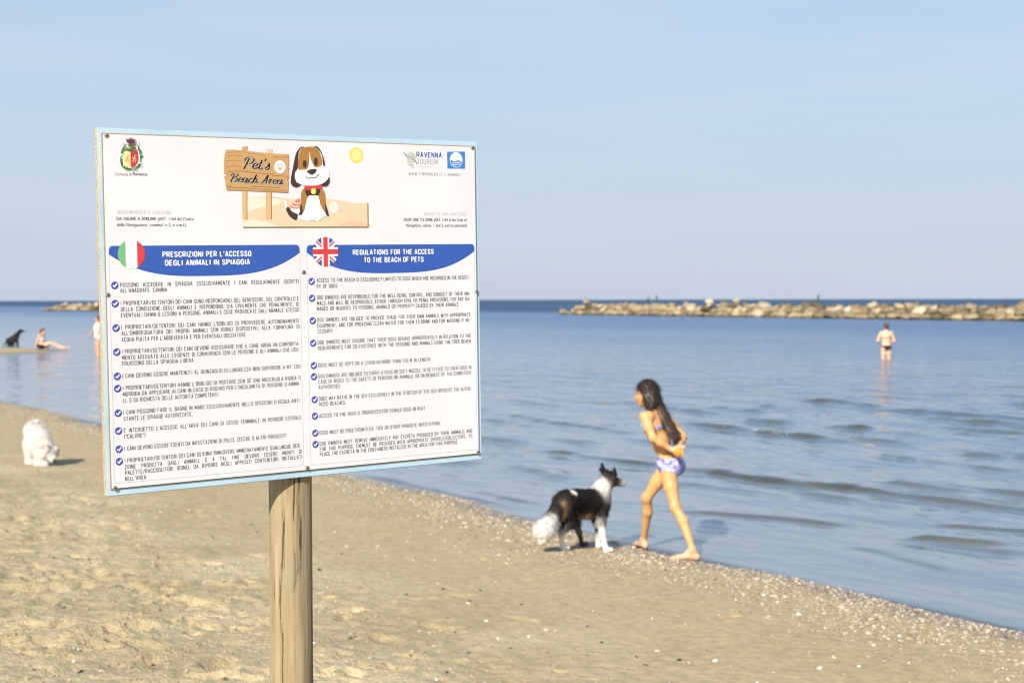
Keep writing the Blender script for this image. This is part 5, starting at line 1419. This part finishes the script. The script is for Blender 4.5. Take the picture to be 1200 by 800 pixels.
# ------------------------------------------------------------------ black and white sheepdog beside her
BK = (.016, .014, .013); BR = (.024, .019, .016); WH = (.80, .77, .71); TN = (.42, .28, .15); GR = (.10, .085, .07)
F = unit([.86, .51, 0]); L = np.array([-F[1], F[0], 0.0]); U = np.array([0, 0, 1.0])
rp = on_ground(659.5, 645.5); Yd = rp[1]; dog_base = np.array([rp[0] + .15, rp[1] + .1, 0])
J = lambda u, v, dy=0.0: at(u, v, Yd + dy)
d = Flesh(0.006, 0.03)
rump, loin, ribs, shol = J(664, 588, .06), J(676, 586, .16), J(691, 588, .27), J(702, 586, .36)
RD = frame(F)
d.lobe(rump, (.105, .084, .098), RD, BK, .05); d.lobe(loin + U * .012, (.12, .072, .078), RD, BK, .05)
d.lobe(ribs + np.array([0, 0, .0]), (.13, .084, .104), RD, BK, .05); d.lobe(shol + np.array([0, 0, -.005]), (.09, .080, .110), RD, BK, .04)
d.lobe(shol + F * .050 + np.array([0, 0, -.015]), (.048, .058, .085), RD, WH, .03)
nk = J(705, 574, .40); hd = J(713.5, 561.5, .45); HF = unit([.97, .12, -.06]); Rd = frame(HF)
d.chain([shol + np.array([0, 0, .045]), nk, hd - HF * .03 - U * .02], [.082, .068, .056], WH, .03)
d.lobe(hd, (.070, .062, .060), Rd, BK, .02); d.lobe(hd - U * .035 - HF * .012, (.05, .052, .05), Rd, BR, .02)
d.chain([hd + HF * .05 - U * .012, hd + HF * .115 - U * .022], [.034, .021], BK, .015); d.lobe(hd + HF * .118 - U * .022, (.022, .019, .018), Rd, WH, .008)
d.patch(hd + HF * .142 - U * .014, .010, (.01, .01, .01)); d.patch(hd + HF * .055 + U * .012 - Rd[1] * .04, .012, (.03, .015, .01))
for b, (u, v) in ((-1, (706.3, 542.0)), (1, (720.5, 547.0))):
    d.chain([hd + Rd[1] * .034 * b + U * .040 - HF * .012, at(u, v + 7, hd[1] + .03 * b), at(u, v, hd[1] + .03 * b)], [.027, .017, .005], BK, .006)
def leg(pts, radii, cols, k=.02):
    for i in range(len(pts) - 1): d.limb(pts[i], pts[i + 1], radii[i], radii[i + 1], cols[i], k)
def paw(u, v, dy):                                                     # paw planted on the sand near this spot
    p = at(u, v, Yd + dy); p[2] = ground(p[0], p[1]); return p
p1 = on_ground(659.5, 645.0); q1 = p1 + np.array([0, 0, .02])
leg([J(662, 594, .0), J(668, 610, .06), J(657.5, 624, -.03), q1 + F * .0, q1 + F * .045], [.072, .048, .022, .018, .020], [BR, GR, WH, WH], .025)
d.lobe(J(660.5, 598, -.05), (.022, .022, .065), np.eye(3), TN, .03)
p2 = on_ground(682, 640.0); q2 = p2 + np.array([0, 0, .02])
leg([J(660, 593, .15), J(673, 609, .26), J(679, 624, .26), np.array([q2[0], q2[1], q2[2]]), q2 + F * .04], [.066, .042, .020, .017, .019], [BK, GR, GR, GR], .025)
p3 = on_ground(710.5, 647.0); q3 = p3 + np.array([0, 0, .018])
leg([shol - L * .05 - U * .05, J(704.5, 611, .26), J(706.0, 628, .22), q3, q3 + F * .045], [.055, .034, .022, .018, .020], [BK, WH, WH, WH], .02)
p4 = on_ground(701, 641.5); q4 = p4 + np.array([0, 0, .018])
leg([shol + L * .05 - U * .06, J(700.5, 610, .42), J(700.5, 626, .42), q4, q4 + F * .04], [.048, .032, .020, .017, .019], [BR, BR, WH, WH], .02)
d.lobe(ribs - U * .095 - F * .03, (.07, .045, .03), RD, TN, .03); d.lobe(shol - U * .105 - L * .02, (.045, .045, .045), RD, BR, .03)
d.chain([rump - F * .085 + U * .02, J(652, 598, -.07), J(646, 608, -.12)], [.036, .048, .055], BR, .03)
d.chain([J(645.0, 611, -.14), J(639.0, 620, -.16), J(637, 630, -.15)], [.058, .074, .052], WH, .03)
d.patch(J(672, 578.5, .06) + U * .015, .034, WH); d.patch(hd + HF * .08 + U * .03, .02, WH)
Vd, Qd = d.surface(); Cd = d.paint(Vd, .010)
def flow(p): 
    f = np.tile(-F * .75 + np.array([0, 0, -.75]), (len(p), 1)); return f
def flen(p):
    r = .030 + .018 * ((p[:, 2] < ribs[2] - .07) & (p[:, 2] > ribs[2] - .16)) - .018 * (p[:, 2] < ribs[2] - .19); return r + .010 * (np.linalg.norm(p - J(637, 620, -.15), axis=1) < .15)
m_ = Vd[:, 2] > 0.10
Vd2, Fd2, Cd2 = with_fur(Vd, Qd, Cd, flow, 30000, flen, .0030, .20, 3, vary=.22)
dg = mesh_obj('dog', Vd2 - dog_base, Fd2, M_FUR, None, dog_base, colors=Cd2)
tag(dg, 'black and white sheepdog with bushy white tail tip standing on the shells beside the girl', 'dog')

# ------------------------------------------------------------------ fluffy white dog sniffing the sand
CW = (.80, .765, .70)
w0 = on_ground(38, 543.5); Yw = w0[1]; wb = np.array([w0[0] + .06, w0[1], w0[2]])
J = lambda u, v, dy=0.0: at(u, v, Yw + dy)
F = unit([.70, .71, 0]); F = unit([.80, -.2, 0]); RD = frame(F); U = np.array([0, 0, 1.0])
w = Flesh(0.008, 0.04)
w.lobe(J(41, 513, .05), (.095, .10, .135), RD, CW, .05); w.lobe(J(47.5, 516, .0), (.10, .10, .12), RD, CW, .05); w.lobe(J(51, 521, -.05), (.08, .09, .095), RD, CW, .05)
w.lobe(J(41.0, 501.5, .06), (.090, .085, .080), RD, CW, .05); w.lobe(J(47.5, 508, .03), (.085, .085, .085), RD, CW, .05); w.lobe(J(37, 505, .06), (.07, .06, .07), RD, CW, .04)
for (u, v, uu, dy, vb) in ((35.5, 526, 34.5, .03, 541.5), (45, 528, 44, -.14, 543.5), (50, 529, 49.5, -.16, 544.5), (39.5, 526, 39.5, .16, 540)):
    p = at(uu, vb, Yw + dy); p[2] = ground(p[0], p[1]) + .025
    w.chain([J(u, v - 6, dy * .5), J(u, v, dy), p], [.068, .050, .032], CW, .04); w.limb(p, p + F * .04, .034, .03, CW, .02)
hh = J(56.5, 529.0, -.12); HF = unit([.62, -.45, -.62]); Rw = frame(HF)
w.limb(J(52, 519, -.06), hh, .07, .062, CW, .04); w.lobe(hh, (.072, .068, .068), Rw, CW, .03); w.chain([hh + HF * .06, hh + HF * .115], [.04, .026], CW, .02)
w.patch(hh + HF * .138, .030, (.015, .013, .013))
for b in (1, -1):
    w.patch(hh + HF * .072 + Rw[1] * .035 * b + Rw[2] * .035, .013, (.02, .015, .012))
    w.chain([hh + Rw[1] * .06 * b + Rw[2] * .055, hh + Rw[1] * .09 * b - U * .03], [.035, .026], CW, .02)
Vw, Qw = w.surface(); Cw = w.paint(Vw)
ctr = J(45, 516)
Vw2, Fw2, Cw2 = with_fur(Vw, Qw, Cw, lambda p: unit([0, 0, -1.0]) + (p - ctr) * 1.5, 60000, .042, .0022, .32, 9, vary=.09)
o = mesh_obj('dog', Vw2 - wb, Fw2, M_FUR, None, wb, colors=Cw2)
tag(o, 'small fluffy white dog nosing the sand left of the signboard', 'dog')

# ------------------------------------------------------------------ black dog sitting on the sandbar
k0 = on_ground(13.5, 404.0); Yk = k0[1]
J = lambda u, v, dy=0.0: at(u, v, Yk + dy)
F = unit([.90, .30, 0]); RD = frame(F)
k = Flesh(0.014, 0.05)
hip = k0 + np.array([-.08, 0, .15]); che = J(19.5, 394.0); hk = J(24, 387.6)
k.lobe(hip, (.17, .16, .16), RD, BK, .08); k.limb(hip + U * .03, che, .155, .13, BK, .08)
k.chain([che + U * .05, (che + hk) / 2 + U * .03, hk], [.11, .085, .085], BK, .05); k.chain([hk + F * .06 - U * .015, hk + F * .16 - U * .03], [.055, .035], BK, .03)
for b in (1, -1):
    s_ = np.array([-F[1], F[0], 0]) * b
    fp = che + s_ * .075 + F * .06; fp[2] = ground(fp[0], fp[1]) + .03
    k.chain([che + s_ * .08 - U * .03, fp, fp + F * .07], [.075, .036, .032], BK, .04)
    hp = hip + s_ * .12 + F * .12; hp[2] = ground(hp[0], hp[1]) + .03
    k.chain([hip + s_ * .1, hip + s_ * .14 + F * .16 + U * .03, hp, hp + F * .1], [.12, .08, .04, .035], BK, .05)
    k.chain([hk + s_ * .055 + U * .06, hk + s_ * .075 + U * .0 - F * .02], [.032, .035], BK, .03)
tb = hip - F * .17 - U * .08
k.chain([tb, tb - F * .14 - U * .03], [.035, .02], BK, .03)
Vk, Qk = k.surface()
o = mesh_obj('dog', Vk - k0, Qk, M_FUR, None, k0, colors=k.paint(Vk))
tag(o, 'black dog sitting upright on the sandbar', 'dog')

# ------------------------------------------------------------------ person sitting at the tip of the sandbar
PK = (0.60, 0.38, 0.26)
s0 = on_ground(48.0, 409.0); Ys = s0[1]
J = lambda u, v, dy=0.0: at(u, v, Ys + dy)
F = unit([.95, -.2, 0]); L = np.array([-F[1], F[0], 0]); RD = frame(F)
p = Flesh(0.011, 0.03)
hp = s0 + np.array([0.02, 0, .13]); ch = J(48.7, 395.8); nk = J(49.6, 391.3); hc = J(50.6, 388.0)
p.lobe(hp, (.15, .18, .14), RD, PK, .05); p.limb(hp + U * .08, ch - U * .08, .125, .13, PK, .06); p.lobe(ch, (.115, .165, .17), RD, PK, .05)
p.limb(ch + L * .14 + U * .1, ch - L * .14 + U * .1, .06, .06, PK, .04); p.limb(ch + U * .14, hc - U * .06, .055, .052, PK, .03)
head(p, hc, F, PK, 1.0)
for b in (1, -1):
    h0 = hp + L * .09 * b; kn = J(61.0 + b, 402.0, .1 * b); an = J(72, 408.2, .12 * b) if b < 0 else J(77, 408.5, .05)
    an = np.array([an[0], an[1], max(an[2], ground(an[0], an[1]) + .06)])
    p.chain([h0, kn], [.095, .06], PK, .04); p.chain([kn, (kn * .65 + an * .35) - U * .01, an], [.058, .058, .035], PK, .03); p.chain([an, an + F * .2 + U * .04], [.038, .028], PK, .03)
    sh = ch + L * .17 * b + U * .1; el = sh - U * .26 + F * (.02 if b > 0 else -.10); wr = el - U * .22 + F * (.16 if b > 0 else -.08)
    wr[2] = max(wr[2], ground(wr[0], wr[1]) + .03) if b < 0 else wr[2]
    p.chain([sh, el, wr], [.05, .042, .03], PK, .03); hand(p, wr, (wr - el), -U if b > 0 else F, L * -b, PK, 1.1, .011)
Vp, Qp = p.surface()
so = mesh_obj('person', Vp - s0, Qp, M_SKIN, None, s0, colors=p.paint(Vp))
tag(so, 'sunbather sitting on the tip of the sandbar with legs stretched towards the water', 'person')
wear(Vp, Qp, lambda q: (np.linalg.norm(q - hp, axis=1) < .23) & (q[:, 2] < hp[2] + .07), .008, lambda q: np.tile((.03, .02, .02), (len(q), 1)), 'swimsuit_bottom', M_CLOTH, so, s0)
wear(Vp, Qp, lambda q: (np.linalg.norm(q - ch, axis=1) < .24) & (np.abs((q - ch) @ L) < .17) & (q[:, 2] < ch[2] + .05) & (q[:, 2] > ch[2] - .1), .008, lambda q: np.tile((.70, .62, .56), (len(q), 1)), 'swimsuit_top', M_CLOTH, so, s0)
h = Flesh(0.012, .03); h.lobe(hc - F * .02 + U * .03, (.105, .09, .095), RD, (.10, .055, .03), .02); h.lobe(hc + F * .10 - U * .03, (.07, .1, .08), RD, (.1, .05, .03), .01, cut=True)
h.chain([hc - F * .06, hc - F * .10 - U * .12, hc - F * .10 - U * .24], [.08, .06, .03], (.10, .055, .03), .03)
Vq, Qq = h.surface(); mesh_obj('hair', Vq - s0, Qq, M_HAIR, so, colors=h.paint(Vq))

# ------------------------------------------------------------------ bathers standing in the water
def bather(u_head, v_head, u_feet, v_water, F, skin, hair, arms, depth=.45, s=1.0, lean=0.0):
    """adult standing in water to above the knees; arms: 'hips' or 'out'"""
    base = sea_point(u_feet, v_water); Y = base[1]
    F = unit(F); L = np.array([-F[1], F[0], 0]); R = frame(F)
    hc = at(u_head, v_head, Y); top = hc[2]
    b = Flesh(0.0105, 0.03)
    hp = base + U * (top - 0.66 * s); hp[:2] = base[:2] * .75 + hc[:2] * .25
    ch = base * .3 + hc * .7; ch[2] = top - .36 * s; wa = (hp + ch) / 2 - F * .0
    b.lobe(hp, (.115, .165, .13), R, skin, .05); b.lobe(hp - F * .06 - U * .05 + L * .07, (.09, .09, .10), R, skin, .04); b.lobe(hp - F * .06 - U * .05 - L * .07, (.09, .09, .10), R, skin, .04)
    b.lobe(wa, (.105, .145, .15), R, skin, .06); b.lobe(ch, (.115, .17, .19), R, skin, .05)
    b.limb(ch + L * .15 + U * .13, ch - L * .15 + U * .13, .062, .062, skin, .05); b.limb(ch + U * .16, hc - U * .07, .056, .052, skin, .03)
    head(b, hc, F, skin, 1.0)
    for sd in (1, -1):
        h0 = hp + L * .085 * sd - U * .05; kn = h0 - U * .40 + L * .01 * sd + F * .02; an = kn - U * .40
        b.chain([h0, (h0 + kn) / 2, kn, kn - U * .14 - F * .02, an], [.095, .078, .056, .056, .036], skin, .03); b.chain([an, an + F * .16 - U * .04], [.036, .025], skin, .02)
        sh = ch + L * .185 * sd + U * .12
        if arms == 'hips': el = sh + L * .10 * sd - U * .25 + F * .02; wr = hp + L * .10 * sd + U * .14 + F * .13
        else: el = sh + L * .17 * sd - U * .20 + F * .06; wr = el + L * .10 * sd - U * .17 + F * .12
        b.chain([sh, el, wr], [.052, .042, .030], skin, .03); hand(b, wr, wr - el, F - L * sd, U, skin, 1.1, .011)
    V, Q = b.surface()
    o = mesh_obj('person', V - base, Q, M_SKIN, None, base, colors=b.paint(V))
    h = Flesh(0.012, .03); h.lobe(hc - F * .02 + U * .028, (.105, .09, .092), R, hair, .02); h.lobe(hc + F * .10 - U * .04, (.07, .1, .085), R, hair, .01, cut=True); h.lobe(hc - F * .05 - U * .05, (.05, .075, .06), R, hair, .03)
    Vq, Qq = h.surface(); mesh_obj('hair', Vq - base, Qq, M_HAIR, o, colors=h.paint(Vq))
    return o, V, Q, base, hp, ch, F, L
o, V, Q, base, hp, ch, F, L = bather(1038.5, 382.0, 1038.5, 420.5, [-.1, 1, 0], (.66, .43, .27), (.09, .05, .03), 'hips')
tag(o, 'bather in a dark swimsuit seen from behind, standing thigh deep before the breakwater', 'person')
wear(V, Q, lambda q: (np.linalg.norm(q - hp, axis=1) < .22) & (q[:, 2] < hp[2] + .02 ) & (q[:, 2] > hp[2] - .14 + .75 * np.abs((q - hp) @ L)) , .008, lambda q: np.tile((.015, .014, .018), (len(q), 1)), 'swimsuit_bottom', M_CLOTH, o, base)
wear(V, Q, lambda q: (np.abs(q[:, 2] - ch[2] + .02) < .012) & (np.abs((q - ch) @ L) < .175) & (np.linalg.norm((q - ch)[:, :2], axis=1) < .19), .006, lambda q: np.tile((.10, .07, .07), (len(q), 1)), 'swimsuit_top', M_CLOTH, o, base)
o, V, Q, base, hp, ch, F, L = bather(114.5, 373.5, 115.5, 417.5, [-.8, -.5, 0], (.52, .30, .20), (.10, .06, .04), 'out')
tag(o, 'person in a white shirt wading, half hidden by the left edge of the signboard', 'person')
wear(V, Q, lambda q: (np.abs((q - ch) @ L) < .24) & (q[:, 2] < ch[2] + .20) & (q[:, 2] > hp[2] - .06) & (np.linalg.norm((q - ch)[:, :2], axis=1) < .26), .012, lambda q: np.tile((.76, .75, .74), (len(q), 1)), 'shirt', M_CLOTH, o, base)

# ------------------------------------------------------------------ birds resting on the breakwater
def bird(u, v, y, lab, size=.42):
    c = at(u, v, y); F = unit([random.choice((-1, 1)), .2, 0]); R = frame(F); col = (.03, .028, .027)
    b = Flesh(.02, .04)
    b.lobe(c, (.26 * size, .15 * size, .34 * size), R, col, .05); b.chain([c + U * .25 * size, c + U * .62 * size + F * .1 * size, c + U * .72 * size + F * .2 * size], [.12 * size, .08 * size, .09 * size], col, .03)
    b.chain([c + U * .72 * size + F * .24 * size, c + U * .68 * size + F * .48 * size], [.04 * size, .02 * size], (.35, .22, .05), .02)
    b.chain([c - U * .2 * size - F * .1 * size, c - U * .62 * size - F * .32 * size], [.12 * size, .05 * size], col, .03)
    for s_ in (1, -1): b.chain([c - U * .25 * size + R[1] * .06 * s_, c - U * .7 * size + R[1] * .06 * s_], [.04, .035], col, .02)
    V, Q = b.surface(); tag(mesh_obj('bird', V - c, Q, M_FUR, None, c, colors=b.paint(V)), lab, 'bird', 'birds perched on the breakwater')
_a, _b = sea_point(658, 368.3), sea_point(1252, 377.0)
def yb(u): t = (u - 658) / 594.0; return 1 / ((1 - t) / _a[1] + t / _b[1]) + 2.2
bird(759.5, 350.5, yb(759.5), 'left of two dark birds perched close together on the breakwater', .42)
bird(769.5, 348.6, yb(769.5), 'right of two dark birds perched close together on the breakwater', .42)
bird(959, 348.0, yb(959), 'lone dark bird perched on the breakwater crest left of the standing bather', .42)

# ------------------------------------------------------------------ shells, pebbles and scraps on the sand
def litter(name, n, sampler, size, palette, mat, flat, label_kind='stuff', seed=5, sink=.3):
    rg = np.random.default_rng(seed)
    P = sampler(n, rg); n = len(P)
    k = 7; t = 2 * np.pi * np.arange(k) / k
    sz = size(n, rg); rot = rg.uniform(0, 6.28, n); asp = rg.uniform(.5, 1.0, n)
    rad = sz[:, None] * rg.uniform(.7, 1.15, (n, k))
    x, y = rad * np.cos(t), rad * np.sin(t) * asp[:, None]
    X = x * np.cos(rot)[:, None] - y * np.sin(rot)[:, None]; Y = x * np.sin(rot)[:, None] + y * np.cos(rot)[:, None]
    tx, ty = rg.normal(0, .35, n), rg.normal(0, .35, n)
    z0 = sand_height(P[:, 0], P[:, 1])
    hgt = sz * flat * rg.uniform(.6, 1.4, n)
    ring = np.stack([P[:, 0, None] + X, P[:, 1, None] + Y, z0[:, None] + hgt[:, None] * .35 + X * tx[:, None] + Y * ty[:, None]], 2)
    low = ring.copy(); low[:, :, :2] = P[:, None, :] + (ring[:, :, :2] - P[:, None, :]) * .8; low[:, :, 2] = z0[:, None] - hgt[:, None] * sink + X * tx[:, None] + Y * ty[:, None]
    top = np.stack([P[:, 0], P[:, 1], z0 + hgt], 1)[:, None, :]
    V = np.concatenate([low, ring, top], 1).reshape(-1, 3); m = 2 * k + 1
    base = (np.arange(n) * m)[:, None]
    j = np.arange(k); j2 = (j + 1) % k
    q = np.stack([base + j, base + j2, base + k + j2, base + k + j], 2).reshape(-1, 4)
    tr = np.stack([base + k + j, base + k + j2, np.broadcast_to(base + 2 * k, (n, k))], 2).reshape(-1, 3)
    pal = np.array(palette); c = pal[rg.integers(0, len(pal), n)] * rg.uniform(.8, 1.15, (n, 1))
    o = mesh_obj(name, V, [tuple(f) for f in q] + [tuple(f) for f in tr], mat, smooth=False, colors=np.repeat(c, m, 0))
    tag(o, kind='stuff'); return o
M_SHELL = toned('shell', rough=.55, scale=80, var=.15)
def along_shore(lo, hi, dmean, dsd, dmin):
    def f(n, rg):
        y = rg.uniform(lo, hi, n) if False else lo * (hi / lo) ** rg.random(n)
        dd = np.abs(rg.normal(dmean, dsd, n)) + dmin
        x = (SHORE_D - dd - y * SEA_N[1]) / SEA_N[0]
        for _ in range(3): x = x + (inland(x, y) - dd) / SEA_N[0]
        keep = (x > -12) & (x < 6) & (rg.random(n) < .35 + .9 * np.clip(fbm(x * 1.3, y * 1.3, 3) + .25, 0, 1))
        return np.stack([x, y], 1)[keep]
    return f
def everywhere(n, rg):
    y = 5.5 * (24 / 5.5) ** rg.random(n); x = rg.uniform(-.36, .36, n) * y
    k = inland(x, y) > .8
    return np.stack([x, y], 1)[k]
SHELLS = [(.54, .46, .33), (.50, .42, .30), (.60, .53, .42), (.46, .37, .24), (.34, .27, .17), (.54, .46, .34), (.24, .19, .13), (.46, .37, .25), (.40, .32, .21)]
litter('shell_drift', 50000, along_shore(6.5, 32, .50, .42, .0), lambda n, rg: np.clip(rg.lognormal(-4.9, .42, n), .003, .021), SHELLS, M_SHELL, .45, seed=5)
litter('scattered_shells', 1000, everywhere, lambda n, rg: np.clip(rg.lognormal(-4.75, .40, n), .004, .022), [(.62, .55, .44), (.68, .63, .54), (.50, .42, .30), (.56, .49, .38)], M_SHELL, .5, seed=8)
litter('sand_clods', 2600, lambda n, rg: (lambda P: P[inland(P[:, 0], P[:, 1]) > 2.8 + rg.random(len(P)) * 1.2])(everywhere(n, rg)), lambda n, rg: np.clip(rg.lognormal(-4.75, .4, n), .004, .018), [(.36, .27, .155), (.30, .225, .125), (.40, .31, .19)], M_SHELL, .8, seed=12, sink=.4)
litter('weed_and_shade_flecks', 700, lambda n, rg: (lambda P: P[inland(P[:, 0], P[:, 1]) > 2.5])(everywhere(n, rg)), lambda n, rg: np.clip(rg.lognormal(-4.75, .45, n), .004, .020), [(.10, .05, .03), (.11, .08, .045), (.05, .045, .03)], M_SHELL, .5, seed=21)  # dark flecks: bits of weed, and painted stand-ins for shaded pits

# foam flecks on the breaking wavelets
def foam(spots):
    rg = np.random.default_rng(33); V, Fc = [], []
    for (u0, v0), (u1, v1), n in spots:
        for i in range(n):
            t_ = rg.random(); p = sea_point(u0 + (u1 - u0) * t_, v0 + (v1 - v0) * t_)[:2] + rg.normal(0, .06, 2)
            z = float(sea_height(np.array([p[0]]), np.array([p[1]]), np.array([.055]))[0]); r = rg.uniform(.003, .007)
            b = len(V)
            for j in range(7):
                a = 2 * math.pi * j / 7; q = r * rg.uniform(.7, 1.2); al = SHORE_T * q * 5.0 * math.cos(a) + SEA_N * q * math.sin(a)
                V.append((p[0] + al[0], p[1] + al[1], z - .006))
            V.append((p[0], p[1], z + r * .3)); Fc += [(b + j, b + (j + 1) % 7, b + 7) for j in range(7)]
    tag(mesh_obj('foam', V, Fc, plain('sea_foam', (.78, .80, .80), .8, .1, 40), smooth=True), kind='stuff')
foam([((880, 506), (955, 517), 50), ((830, 500), (870, 505), 6)])
